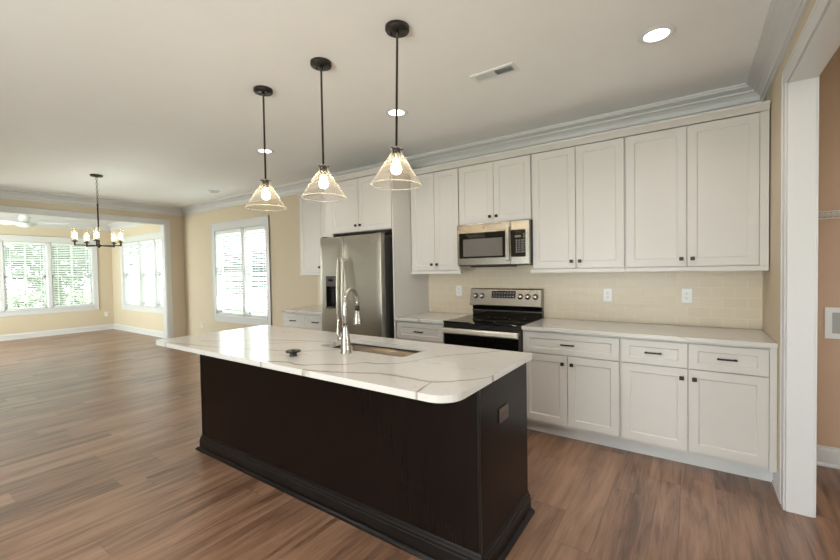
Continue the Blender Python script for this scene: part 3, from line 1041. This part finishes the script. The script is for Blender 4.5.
def ring(x0, x1, y0, y1, r, z):
    return [(x, y, z) for x, y in rounded(x0, x1, y0, y1, (r,) * 4)]


m = MB()
e = 0.004
loops = [ring(SKX0 - 0.03, SKX1 + 0.03, SKY0 - 0.03, SKY1 + 0.03, 0.07, 0.8825), ring(SKX0 - e, SKX1 + e, SKY0 - e, SKY1 + e, 0.038, 0.8825),
         ring(SKX0 + 0.004, SKX1 - 0.004, SKY0 + 0.004, SKY1 - 0.004, 0.038, 0.71), ring(SKX0 + 0.03, SKX1 - 0.03, SKY0 + 0.03, SKY1 - 0.03, 0.04, 0.672),
         ring(-1.70, -1.61, 1.86, 1.95, 0.04, 0.666)]
vs, fs = [], []
n = len(loops[0])
for lp in loops:
    vs += lp
for k in range(len(loops) - 1):
    for i in range(n):
        j = (i + 1) % n
        fs.append((k * n + i, k * n + j, (k + 1) * n + j, (k + 1) * n + i))
fs.append(tuple((len(loops) - 1) * n + i for i in range(n)))
m.poly(vs, fs, True)
m.build('bowl', M['sink_steel'], sk)
MB().lathe([(0.040, 0.0), (0.043, 0.003), (0.030, 0.002), (0.006, 0.001)], (-1.655, 1.905, 0.6665), 20).build('drain', M['chrome'], sk)

# pull-down faucet
fx, fy = -1.695, 1.672
fa = thing('faucet', 'tall brushed nickel pull-down faucet beside the island sink', 'faucet', (fx, fy, CT))
m = MB().lathe([(0.034, 0), (0.034, 0.006), (0.030, 0.012), (0.029, 0.05), (0.023, 0.105), (0.0172, 0.150), (0.0172, 0.165)], (fx, fy, CT), 24)
m.build('body', M['chrome'], fa)
dx, dy = -0.35, 0.937
rc = 0.094
zt = CT + 0.165
za = CT + 0.282
pts = [(fx, fy, zt), (fx, fy, zt + 0.07), (fx, fy, za)]
for i in range(1, 15):
    a = PI - (PI * 1.06) * i / 14
    pts.append((fx + dx * (rc + rc * math.cos(a)), fy + dy * (rc + rc * math.cos(a)), za + rc * math.sin(a)))
ex, ey, ez = pts[-1]
ez -= 0.004
pts[-1] = (ex, ey, ez)
hd = Vector((-0.03 * dx, -0.03 * dy, -1)).normalized()
MB().tube(pts, 0.0135, 16).build('spout', M['chrome'], fa)
p0 = Vector((ex, ey, ez))
MB().lathe([(0.0150, 0), (0.0155, 0.024)], p0, 16, hd).build('spray_collar', M['black'], fa)
p1 = p0 + hd * 0.024
MB().lathe([(0.0150, 0), (0.018, 0.014), (0.0250, 0.056), (0.0275, 0.084), (0.0260, 0.094), (0.019, 0.095)], p1, 20, hd).build('spray_head', M['chrome'], fa)
m = MB().cyl((fx - 0.018, fy - 0.004, CT + 0.085), (fx - 0.046, fy - 0.010, CT + 0.085), 0.0155, 16)
m.tube([(fx - 0.040, fy - 0.009, CT + 0.085), (fx - 0.052, fy - 0.011, CT + 0.115), (fx - 0.050, fy - 0.011, CT + 0.150), (fx - 0.046, fy - 0.010, CT + 0.190), (fx - 0.047, fy - 0.010, CT + 0.212)],
       [0.010, 0.0105, 0.008, 0.0085, 0.010], 12)
m.build('lever', M['chrome'], fa)

# black sink stopper lying on the island top
st = thing('sink_stopper', 'small black sink stopper lying on the island top left of the faucet', 'sink stopper', (-1.912, 1.462, CT))
MB().lathe([(0.020, 0), (0.022, 0.004), (0.019, 0.010), (0.021, 0.018)], (-1.912, 1.462, CT), 20).build('stem', M['black'], st)
MB().lathe([(0.022, 0.0), (0.042, 0.004), (0.045, 0.009), (0.041, 0.013), (0.030, 0.011), (0.010, 0.012), (0.008, 0.017), (0.001, 0.018)], (-1.912, 1.462, CT + 0.018), 28).build('disc', M['black'], st)


# ------------------------------------------------------------------ outlets
def outlet(cx, cy, cz, axis, label, brown=False, level=False):
    """axis: 'y' faces -Y, 'x' faces +X."""
    mt = wmat((cx, cy, cz), (1, 0, 0), (0, 1, 0)) if axis == 'y' else wmat((cx, cy, cz), (0, 1, 0), (-1, 0, 0))
    if level:       # mounted on its side
        mt = mt @ Matrix.Rotation(PI / 2, 4, 'Y')
    t = thing('wall_outlet', label, 'outlet', (cx, cy, cz))
    pm = M['plate_brown'] if brown else M['plate']
    w, h = (0.036, 0.0585)
    MB().box(-w, w, -0.0065, -0.0006, -h, h, mt).build('faceplate', pm, t, bevel=0.0025)
    for s in (-1, 1):
        z = s * 0.0195
        rec = MB()
        pts = [(0.0165 * math.cos(a) if abs(math.sin(a)) < 0.8 else 0.0165 * math.cos(a), -0.0088, z + max(-0.0135, min(0.0135, 0.0170 * math.sin(a)))) for a in [2 * PI * i / 24 for i in range(24)]]
        back = [(x, -0.006, zz) for x, _, zz in pts]
        k = 24
        rec.poly(pts + back, [tuple(range(k))] + [(i, (i + 1) % k, k + (i + 1) % k, k + i) for i in range(k)], False, mt)
        r = rec.build('receptacle', pm, t)
        sl = MB().box(-0.0075, -0.0050, -0.0092, -0.0086, z - 0.003, z + 0.006, mt).box(0.0050, 0.0075, -0.0092, -0.0086, z - 0.002, z + 0.005, mt)
        sl.box(-0.0025, 0.0025, -0.0092, -0.0086, z - 0.0105, z - 0.006, mt)
        sl.build('slots', M['slot'], r)
    MB().lathe([(0.003, 0), (0.0025, 0.0012)], mt @ Vector((0, -0.0066, 0)), 10, mt.to_3x3() @ Vector((0, -1, 0))).build('screw', pm, t)
    return t


yo = YK - 0.008
outlet(-0.608, yo, 1.152, 'y', 'white outlet on the backsplash, the middle one of three, right of the range')
outlet(-0.022, yo, 1.158, 'y', 'white outlet on the backsplash nearest the right end wall')
outlet(-2.118, yo, 1.168, 'y', 'white outlet on the backsplash left of the range')
outlet(-7.777, YK, 0.42, 'y', 'white outlet low on the tan wall left of the twin window')
outlet(XS, 3.788, 0.405, 'x', 'white outlet low in the sunroom between the two windows')
outlet(BX1, 1.846, 0.676, 'x', 'brown outlet mounted sideways on the end panel of the island', brown=True, level=True)

# ------------------------------------------------------------------ refrigerator
fr = thing('refrigerator', 'stainless steel side-by-side refrigerator with a water dispenser', 'refrigerator', (-3.06, 3.45, 0))
MB().box(-3.505, -2.612, 3.170, 3.80, 0.03, 1.765).build('case', M['steel_dark'], fr, bevel=0.004)
m = MB().box(-3.49, -2.63, 3.13, 3.2, 0.0, 0.09)
m.build('kick_grille', M['steel_dark'], fr)


def bowed_door(x0, x1, yf, yb, z0, z1, hole=None):
    """A door with gently bowed top and bottom faces; optional recess hole."""
    m = MB()
    nz, nx = 18, 6
    xsl = [x0 + (x1 - x0) * i / nx for i in range(nx + 1)]
    zsl = [z0 + (z1 - z0) * i / nz for i in range(nz + 1)]
    if hole:
        xsl = sorted(set([x0, hole[0], hole[1], x1, (x0 + hole[0]) / 2, (hole[0] + hole[1]) / 2]))
        zsl = sorted(set(zsl + [hole[2], hole[3]]))

    def fy(x, z):
        t = (x - x0) / (x1 - x0)
        e = 0.0
        w = (z - z0) / (z1 - z0)
        return yf + e + 0.006 * (abs(2 * w - 1) ** 10)
    vs = [(x, fy(x, z), z) for z in zsl for x in xsl]
    k = len(xsl)
    fs = []
    for j in range(len(zsl) - 1):
        for i in range(k - 1):
            if hole and xsl[i] >= hole[0] - 1e-6 and xsl[i + 1] <= hole[1] + 1e-6 and zsl[j] >= hole[2] - 1e-6 and zsl[j + 1] <= hole[3] + 1e-6:
                continue
            fs.append((j * k + i, j * k + i + 1, (j + 1) * k + i + 1, (j + 1) * k + i))
    m.poly(vs, fs, True)
    # sides
    n = len(m.v)
    edge = [i for i in range(k)] + [j * k + k - 1 for j in range(1, len(zsl))] + [(len(zsl) - 1) * k + i for i in range(k - 2, -1, -1)] + [j * k for j in range(len(zsl) - 2, 0, -1)]
    m.v += [Vector((m.v[i].x, yb, m.v[i].z)) for i in edge]
    q = len(edge)
    for a in range(q):
        c = (a + 1) % q
        m.f.append([edge[a], n + a, n + c, edge[c]])
        m.smooth.append(False)
    m.f.append([n + a for a in range(q)])
    m.smooth.append(False)
    return m


FY = 3.088
HO = (-3.424, -3.254, 1.000, 1.352)
dl = bowed_door(-3.514, -3.148, FY, 3.160, 0.10, 1.788, HO).build('freezer_door', M['fridge_steel'], fr, bevel=0.005)
dr = bowed_door(-3.140, -2.604, FY, 3.160, 0.10, 1.788).build('fridge_door', M['fridge_steel'], fr, bevel=0.005)


def bar_handle(x, parent):
    m = MB()
    pts = []
    for i in range(15):
        w = i / 14
        pts.append((x, FY - 0.030 - 0.026 * math.sin(PI * w), 0.62 + 0.925 * w))
    m.tube(pts, 0.0145, 14, flat=0.75)
    m.box(x - 0.011, x + 0.011, FY - 0.034, FY + 0.004, 0.622, 0.652).box(x - 0.011, x + 0.011, FY - 0.034, FY + 0.004, 1.513, 1.543)
    return m.build('handle', M['handle_steel'], parent)


bar_handle(-3.190, dl)
bar_handle(-3.116, dr)
dsp = MB()
dsp.box(HO[0], HO[1], 3.150, 3.156, HO[2], HO[3]).box(HO[0], HO[0] + 0.004, FY + 0.004, 3.156, HO[2], HO[3]).box(HO[1] - 0.004, HO[1], FY + 0.004, 3.156, HO[2], HO[3])
dsp.box(HO[0], HO[1], FY - 0.004, 3.156, HO[2] - 0.002, HO[2] + 0.010)
dsp.box(-3.365, -3.320, 3.115, 3.150, 1.06, 1.20)
dd = dsp.build('dispenser', M['black'], fr)
MB().box(HO[0] + 0.002, HO[1] - 0.002, FY - 0.003, FY + 0.05, 1.235, HO[3]).build('control_panel', M['steel_dark'], dd, bevel=0.004)
MB().box(-3.380, -3.306, FY - 0.0045, FY - 0.002, 1.292, 1.318).build('display', M['black_glass'], dd)
MB().box(HO[0] - 0.006, HO[1] + 0.006, FY - 0.006, FY + 0.012, HO[2] - 0.018, HO[2] - 0.001).build('drip_lip', M['steel'], dd, bevel=0.003)
MB().lathe([(0.014, 0), (0.013, 0.002)], (-2.712, FY + 0.001, 1.712), 20, (0, -1, 0)).build('badge', M['grey_print'], dr)
m = MB().box(-3.50, -3.44, 3.11, 3.2, 1.7885, 1.802).box(-2.68, -2.615, 3.11, 3.2, 1.7885, 1.802)
m.build('hinge_cover', M['steel_dark'], fr, bevel=0.003)

# ------------------------------------------------------------------ microwave
MX0, MX1, MY, MZ0, MZ1 = -1.910, -1.179, 3.442, 1.428, 1.838
mw = thing('microwave', 'stainless steel over-the-range microwave with black glass door', 'microwave', (-1.55, 3.64, MZ0))
MB().box(MX0 + 0.004, MX1 - 0.002, MY + 0.035, YK - 0.010, MZ0 + 0.004, MZ1 + 0.004).build('case', M['steel_dark'], mw, bevel=0.003)
MB().box(MX0, -1.357, MY, MY + 0.034, MZ0 + 0.012, MZ1).build('door', M['steel'], mw, bevel=0.004)
dk = MB().box(-1.886, -1.402, MY - 0.002, MY + 0.006, 1.508, 1.754).build('door_glass', M['black_glass'], mw, bevel=0.001)
MB().box(-1.842, -1.432, MY - 0.0026, MY + 0.002, 1.525, 1.693).build('window_mesh', M['mw_window'], dk)
MB().box(-1.355, MX1, MY, MY + 0.034, MZ0 + 0.012, MZ1).build('control_surround', M['steel'], mw, bevel=0.004)
cp = MB().box(-1.352, -1.214, MY - 0.002, MY + 0.006, 1.508, 1.754).build('control_panel', M['black_glass'], mw, bevel=0.001)
MB().box(-1.312, -1.255, MY - 0.0027, MY, 1.682, 1.702).build('display', M['mw_window'], cp)
for r in range(6):
    for c in range(3):
        x, z = -1.303 + c * 0.026, 1.652 - r * 0.021
        MB().box(x, x + 0.011, MY - 0.0026, MY, z, z + 0.008).build('button', M['grey_print'], cp)
for r in range(7):
    MB().box(-1.233, -1.224, MY - 0.0026, MY, 1.708 - r * 0.026, 1.716 - r * 0.026).build('button', M['grey_print'], cp)
m = MB().box(-1.393, -1.359, MY - 0.034, MY - 0.020, 1.475, 1.790).box(-1.388, -1.364, MY - 0.022, MY, 1.480, 1.505).box(-1.388, -1.364, MY - 0.022, MY, 1.760, 1.785)
m.build('handle', M['steel'], mw, bevel=0.005)
MB().box(-1.78, -1.40, MY + 0.03, MY + 0.28, MZ0 - 0.008, MZ0 + 0.003).build('filter_grille', M['black'], mw, bevel=0.002)
MB().lathe([(0.012, 0), (0.011, 0.0012)], (-1.62, MY, 1.797), 20, (0, -1, 0)).build('badge', M['grey_print'], mw)

# ------------------------------------------------------------------ range
rg = thing('kitchen_range', 'stainless steel electric range with black glass cooktop under the microwave', 'range', (-1.556, 3.5, 0))
RX0, RX1 = -1.936, -1.178
MB().box(RX0 + 0.002, RX1 - 0.002, 3.232, 3.83, 0.02, 0.900).build('case', M['steel_dark'], rg)
MB().box(RX0, RX1, 3.195, 3.790, 0.900, 0.917).build('cooktop', M['black_glass'], rg, bevel=0.003)
m = MB()
for x, y, r in ((-1.74, 3.36, 0.10), (-1.37, 3.36, 0.115), (-1.74, 3.63, 0.08), (-1.37, 3.63, 0.08), (-1.555, 3.66, 0.06)):
    m.lathe([(r - 0.003, 0.0), (r - 0.003, 0.0005), (r, 0.0005), (r, 0.0)], (x, y, 0.9171), 32, caps=False)
m.build('burner_rings', M['steel_dark'], rg)
MB().box(RX0 + 0.004, RX1 - 0.004, 3.200, 3.232, 0.868, 0.899).build('vent_trim', M['black'], rg)
od = MB().box(RX0 + 0.003, RX1 - 0.003, 3.203, 3.231, 0.215, 0.866).build('oven_door', M['black_glass'], rg, bevel=0.003)
MB().box(RX1 - 0.022, RX1 - 0.002, 3.2015, 3.206, 0.215, 0.866).build('door_edge', M['steel_dark'], od)
m = MB()
hp = [(3.176, 0.806), (3.152, 0.808), (3.143, 0.816), (3.148, 0.846), (3.158, 0.858), (3.176, 0.860)]
m.poly([(-1.921, y, z) for y, z in hp] + [(-1.188, y, z) for y, z in hp], [tuple(range(6)), tuple(reversed(range(6, 12)))] + [(i, (i + 1) % 6, 6 + (i + 1) % 6, 6 + i) for i in range(6)])
m.box(-1.915, -1.880, 3.17, 3.204, 0.828, 0.852).box(-1.228, -1.193, 3.17, 3.204, 0.828, 0.852)
m.build('handle', M['handle_steel'], od, bevel=0.003, seg=2)
MB().box(RX0 + 0.004, RX1 - 0.004, 3.203, 3.231, 0.04, 0.208).build('drawer', M['steel'], rg, bevel=0.003)
# backguard: black riser with tilted stainless control panel
MB().box(RX0 + 0.012, RX1 - 0.002, 3.792, 3.846, 0.900, 1.030).build('backguard_riser', M['black_glass'], rg, bevel=0.002)
MB().box(RX0 + 0.012, RX1 - 0.002, 3.776, 3.793, 0.966, 0.975).build('riser_ridge', M['steel_dark'], rg)
bg = MB()
prof = [(3.846, 1.020), (3.748, 1.020), (3.744, 1.030), (3.775, 1.192), (3.784, 1.199), (3.846, 1.199)]
k = len(prof)
bg.poly([(RX0, y, z) for y, z in prof] + [(RX1, y, z) for y, z in prof], [tuple(range(k)), tuple(reversed(range(k, 2 * k)))] + [(i, (i + 1) % k, k + (i + 1) % k, k + i) for i in range(k)])
bgo = bg.build('backguard', M['steel'], rg, bevel=0.003)
sl = Vector((0, 0.031, 0.162)).normalized()
nn = Vector((0, -sl.z, sl.y))


def onbg(x, z):
    return Vector((x, 3.744 + (z - 1.030) * 0.031 / 0.162, z))


for x in (-1.872, -1.800, -1.385, -1.310, -1.234):
    c = onbg(x, 1.122)
    kn = MB().lathe([(0.026, 0.0), (0.026, 0.004), (0.021, 0.006), (0.0195, 0.026), (0.017, 0.029), (0.001, 0.029)], c, 20, nn).build('knob', M['chrome'], bgo)
    MB().lathe([(0.029, -0.001), (0.029, 0.0012)], c, 20, nn).build('dial_ring', M['black'], kn)
m = MB()
q = Matrix((Vector((1, 0, 0)), -nn, sl)).transposed().to_4x4()
q.translation = onbg(-1.563, 1.140)
m.box(-0.128, 0.128, -0.0022, 0.004, -0.038, 0.038, q)
ds = m.build('display', M['black_glass'], bgo)
m = MB()
for r in range(2):
    for c in range(8):
        x = -0.112 + c * 0.030
        m.box(x, x + 0.014, -0.0026, 0, -0.022 + r * 0.034, -0.016 + r * 0.034, q)
m.build('printed_marks', M['grey_print'], ds)

# ------------------------------------------------------------------ pendants
PXY = [(-2.541, 1.741), (-1.926, 1.738), (-1.314, 1.735)]
PL = ['clear cone-shade pendant over the far end of the island, in front of the tan wall',
      'middle one of the three clear cone-shade pendants over the island',
      'clear cone-shade pendant nearest the viewer over the island']


def pendant(x, y, label):
    t = thing('pendant_light', label, 'pendant light', (x, y, CZ), 'three pendants over the island')
    m = MB().lathe([(0.066, 0), (0.066, 0.018), (0.063, 0.023), (0.010, 0.023)], (x, y, CZ - 0.0005), 32, (0, 0, -1))
    can = m.build('canopy', M['bronze'], t)
    m = MB()
    for s in (-1, 1):
        m.lathe([(0.006, 0.0), (0.0055, 0.004), (0.001, 0.005)], (x + s * 0.042, y, CZ - 0.0235), 10, (0, 0, -1))
    m.build('canopy_screws', M['black'], can)
    MB().lathe([(0.011, 0.022), (0.011, 0.040), (0.0065, 0.044), (0.0065, CZ - 2.082)], (x, y, CZ), 12, (0, 0, -1)).build('rod', M['bronze'], t)
    MB().lathe([(0.008, 0), (0.014, 0.006), (0.020, 0.010), (0.022, 0.014), (0.0215, 0.066), (0.018, 0.070)], (x, y, 2.084), 20, (0, 0, -1)).build('socket', M['bronze'], t)
    MB().lathe([(0.0, 0), (0.014, 0.002), (0.0155, 0.014), (0.027, 0.040), (0.0295, 0.054), (0.0255, 0.070), (0.014, 0.080), (0.001, 0.083)], (x, y, 2.014), 20, (0, 0, -1), caps=False).build('bulb', M['bulb'], t)
    m = MB().lathe([(0.034, 2.064), (0.037, 2.060), (0.034, 2.052), (0.029, 2.046), (0.031, 2.036), (0.134, 1.876), (0.1385, 1.866), (0.1395, 1.862), (0.1375, 1.861), (0.1345, 1.866), (0.1305, 1.876), (0.028, 2.034)], (x, y, 0.012), 40, caps=False)
    gs = m.build('glass_shade', M['shade'], t)
    for rr, zz, w in ((0.1385, 1.874, 0.0026), (0.036, 2.072, 0.0024)):
        m = MB().tube([(x + rr * math.cos(2 * PI * i / 48), y + rr * math.sin(2 * PI * i / 48), zz) for i in range(49)], w, 8)
        m.build('rim', M['rim'], gs)
    m = MB()
    for s in range(3):
        a = 2 * PI * s / 3 + 0.5
        m.cyl((x + 0.02 * math.cos(a), y + 0.02 * math.sin(a), 2.068), (x + 0.041 * math.cos(a), y + 0.041 * math.sin(a), 2.068), 0.004, 8)
    m.build('thumbscrews', M['bronze'], t)
    return t


p0_ = pendant(*PXY[0], PL[0])
for (x, y), lb in zip(PXY[1:], PL[1:]):
    pt = copy_tree(p0_, (x, y, CZ), lb)
pt.rotation_euler = (0, 0.032, 0)      # the nearest one hangs slightly out of plumb

# ------------------------------------------------------------------ chandelier
hx, hy = -6.429, 1.895
ch = thing('chandelier', 'dark five-arm chandelier with clear glass cylinders in the dining area', 'chandelier', (hx, hy, CZ))
MB().lathe([(0.068, 0), (0.068, 0.014), (0.060, 0.022), (0.012, 0.026), (0.010, 0.034)], (hx, hy, CZ - 0.0005), 28, (0, 0, -1)).build('canopy', M['bronze'], ch)
m = MB()
z = CZ - 0.030
i = 0
while z > 2.345:
    pts = []
    u = Vector((1, 0, 0)) if i % 2 else Vector((0, 1, 0))
    for k in range(13):
        a = 2 * PI * k / 12
        pts.append(Vector((hx, hy, z - 0.021)) + u * 0.010 * math.cos(a) + Vector((0, 0, 0.021 * math.sin(a))))
    m.tube(pts, 0.0024, 6)
    z -= 0.034
    i += 1
m.build('chain', M['bronze'], ch)
MB().lathe([(0.004, 0), (0.0085, 0.006), (0.0085, 0.56)], (hx, hy, z + 0.02), 12, (0, 0, -1)).build('stem', M['bronze'], ch)
MB().lathe([(0.004, 0.010), (0.010, 0.014), (0.014, 0.024), (0.034, 0.030), (0.034, 0.046), (0.014, 0.052), (0.010, 0.066), (0.004, 0.07)], (hx, hy, 1.760), 20).build('hub', M['bronze'], ch)
view = math.atan2(-hy, -hx)       # angle towards the viewer
for i in range(5):
    a = view + math.radians(-5) + 2 * PI * i / 5
    cx, cy = hx + 0.245 * math.cos(a), hy + 0.245 * math.sin(a)
    arm = MB().tube([(hx + 0.03 * math.cos(a), hy + 0.03 * math.sin(a), 1.798), (hx + 0.17 * math.cos(a), hy + 0.17 * math.sin(a), 1.798), (cx, cy, 1.798)], 0.0075, 10)
    arm.lathe([(0.008, 0), (0.0095, 0.003), (0.0095, 0.055)], (cx, cy, 1.789), 12)
    arm.lathe([(0.010, 0), (0.030, 0.003), (0.034, 0.012), (0.020, 0.016), (0.013, 0.020), (0.013, 0.044)], (cx, cy, 1.838), 20)
    ao = arm.build('arm', M['bronze'], ch)
    MB().lathe([(0.030, 0.0), (0.030, 0.165), (0.0285, 0.165), (0.0285, 0.002)], (cx, cy, 1.853), 24, caps=False).build('glass_cylinder', M['candle_glass'], ao)
    MB().lathe([(0.008, 0), (0.017, 0.022), (0.0195, 0.040), (0.013, 0.068), (0.004, 0.086), (0.0005, 0.092)], (cx, cy, 1.880), 16, caps=False).build('bulb', M['candle'], ao)

# ------------------------------------------------------------------ recessed lights and vents
RL = [(-0.159, 2.662, 'recessed ceiling light above the right-hand cabinets', True), (-2.025, 2.643, 'recessed ceiling light seen behind the rod of the nearest pendant', True),
      (-3.799, 2.605, 'recessed ceiling light seen behind the rod of the farthest pendant', True),
      (-0.159, 0.45, 'recessed ceiling light above the viewer', True), (-2.025, 0.45, 'recessed ceiling light left of the viewer, above the aisle', True), (-3.8, 0.45, 'recessed ceiling light at the living end of the aisle', True), (-2.0, -1.4, 'recessed ceiling light behind the viewer near the added glass doors', True),
      (1.45, 2.45, 'unseen recessed ceiling light added to brighten the laundry closet', True),  # out-of-view lamp added because the closet rendered too dark
      (-5.6, -0.9, 'recessed ceiling light in the living area', True)]
for x, y, lb, on in RL:
    zc = LZ if x > XR else CZ
    t = thing('recessed_light', lb, 'recessed light', (x, y, zc), 'recessed ceiling lights')
    MB().lathe([(0.063, 0.0), (0.066, 0.006), (0.090, 0.005), (0.096, 0.0005)], (x, y, zc - 0.0004), 36, (0, 0, -1), caps=False).build('trim_ring', M['plate'], t)
    MB().lathe([(0.0005, 0.004), (0.064, 0.004)], (x, y, zc), 36, (0, 0, -1), caps=False).build('lens', M['can'], t)
    ld = bpy.data.lights.new('can_lamp', 'SPOT')
    ld.energy = CAN_POWER * (1.7 if x > XR else 1.0)
    ld.color = (1.0, 0.92, 0.85)
    ld.spot_size = 2.5
    ld.spot_blend = 0.8
    ld.shadow_soft_size = 0.06
    lo = bpy.data.objects.new('can_lamp', ld)
    COL.objects.link(lo)
    lo.parent = t
    lo.location = (0, 0, -0.012)
t = thing('ceiling_fixture', 'small flat white round fixture on the ceiling near the twin window', 'ceiling fixture', (-6.27, 3.36, CZ))
MB().lathe([(0.085, 0), (0.085, 0.006), (0.078, 0.013), (0.050, 0.019), (0.004, 0.020)], (-6.27, 3.36, CZ - 0.0004), 28, (0, 0, -1)).build('housing', M['plate'], t)
MB().lathe([(0.052, 0), (0.052, 0.006), (0.046, 0.006), (0.046, 0.0)], (-6.27, 3.36, CZ - 0.018), 28, (0, 0, -1), caps=False).build('sensor_ring', M['grey_print'], t)

vt = thing('ceiling_vent', 'white rectangular air register in the ceiling above the wall cabinets', 'vent', (-1.095, 2.515, CZ))
vx0, vx1, vy0, vy1 = -1.245, -0.935, 2.455, 2.575
m = MB().box(vx0, vx1, vy0, vy0 + 0.022, CZ - 0.008, CZ - 0.0004).box(vx0, vx1, vy1 - 0.022, vy1, CZ - 0.008, CZ - 0.0004)
m.box(vx0, vx0 + 0.022, vy0 + 0.022, vy1 - 0.022, CZ - 0.008, CZ - 0.0004).box(vx1 - 0.022, vx1, vy0 + 0.022, vy1 - 0.022, CZ - 0.008, CZ - 0.0004)
m.box(-1.095, -1.085, vy0 + 0.022, vy1 - 0.022, CZ - 0.008, CZ - 0.0004)
m.build('frame', M['plate'], vt)
MB().box(vx0 + 0.02, vx1 - 0.02, vy0 + 0.02, vy1 - 0.02, CZ - 0.0015, CZ - 0.0005).build('backing', M['duct'], vt)
m = MB()
for x0, x1, tl in ((vx0 + 0.023, -1.096, -0.75), (-1.084, vx1 - 0.023, 0.75)):
    n = 11
    for i in range(n):
        x = x0 + (x1 - x0) * (i + 0.5) / n
        q = Matrix.Translation((x, (vy0 + vy1) / 2, CZ - 0.0062)) @ Matrix.Rotation(tl, 4, 'Y')
        m.box(-0.0058, 0.0058, -0.038, 0.038, -0.0005, 0.0005, q)
m.build('louvers', M['plate'], vt)

# ------------------------------------------------------------------ sunroom ceiling fan
cx, cy = -10.6, 1.985
fn = thing('ceiling_fan', 'white ceiling fan with a frosted bowl light in the sunroom', 'ceiling fan', (cx, cy, CZ))
MB().lathe([(0.075, 0), (0.075, 0.02), (0.05, 0.05), (0.015, 0.06), (0.013, 0.11), (0.05, 0.115), (0.075, 0.13), (0.09, 0.16), (0.085, 0.21), (0.06, 0.235), (0.055, 0.27)], (cx, cy, CZ), 28, (0, 0, -1)).build('motor', M['plate'], fn)
MB().lathe([(0.062, 0.268), (0.160, 0.285), (0.152, 0.308), (0.115, 0.340), (0.06, 0.360), (0.002, 0.366)], (cx, cy, CZ), 28, (0, 0, -1), caps=False).build('bowl_light', M['plate'], fn)
for i in range(5):
    a = math.radians(58) + 2 * PI * i / 5
    q = Matrix.Translation((cx, cy, CZ - 0.265)) @ Matrix.Rotation(a, 4, 'Z') @ Matrix.Rotation(0.2, 4, 'X')
    m = MB()
    o_ = [(0.20, -0.05), (0.60, -0.068), (0.64, -0.055), (0.655, 0.0), (0.64, 0.055), (0.60, 0.068), (0.20, 0.05)]
    k = len(o_)
    m.poly([(x, y, -0.004) for x, y in o_] + [(x, y, 0.004) for x, y in o_], [tuple(reversed(range(k))), tuple(range(k, 2 * k))] + [(i2, (i2 + 1) % k, k + (i2 + 1) % k, k + i2) for i2 in range(k)], False, q)
    bl = m.build('blade', M['plate'], fn)
    MB().box(0.07, 0.24, -0.018, 0.018, -0.008, -0.0045, q).build('blade_arm', M['plate'], bl)

# ------------------------------------------------------------------ laundry: wire shelf and washer outlet box
ws = thing('wire_shelf', 'white wire shelf on the laundry back wall', 'shelf', (1.4, 3.65, 1.70))
m = MB()
x0, x1 = XR2 + 0.002, 2.398
for y, z in ((3.497, 1.726), (3.497, 1.682), (3.60, 1.722), (3.70, 1.722), (3.797, 1.722)):
    m.cyl((x0, y, z), (x1, y, z), 0.0035, 6)
x = x0 + 0.02
while x < x1:
    m.cyl((x, 3.797, 1.7265), (x, 3.497, 1.7265), 0.0016, 5)
    m.cyl((x, 3.4955, 1.7265), (x, 3.4955, 1.682), 0.0016, 5)
    x += 0.0254
m.build('wire_grid', M['plate'], ws)
for x in (0.95, 1.6, 2.2):
    MB().cyl((x, 3.50, 1.68), (x, 3.80, 1.44), 0.004, 8).build('brace', M['plate'], ws)
bx = thing('washer_outlet_box', 'white recessed washer outlet box on the laundry back wall', 'outlet box', (0.90, 3.802, 0.99))
m = MB()
yb = 3.802
ax0, ax1, az0, az1 = 0.762, 1.06, 0.885, 1.098
m.box(ax0, ax0 + 0.036, yb - 0.008, yb - 0.0005, az0, az1).box(ax1 - 0.036, ax1, yb - 0.008, yb - 0.0005, az0, az1)
m.box(ax0 + 0.036, ax1 - 0.036, yb - 0.008, yb - 0.0005, az0, az0 + 0.036).box(ax0 + 0.036, ax1 - 0.036, yb - 0.008, yb - 0.0005, az1 - 0.034, az1)
m.build('frame', M['plate'], bx)
MB().box(ax0 + 0.034, ax1 - 0.034, yb - 0.003, yb - 0.0006, az0 + 0.034, az1 - 0.032).build('recess', M['grey_print'], bx)
for x, mm in ((0.85, 'slot'), (0.97, 'slot')):
    v = MB().cyl((x, yb - 0.003, 0.965), (x, yb - 0.03, 0.965), 0.009, 12).box(x - 0.018, x + 0.018, yb - 0.036, yb - 0.03, 0.960, 0.970)
    v.build('valve', M[mm], bx)
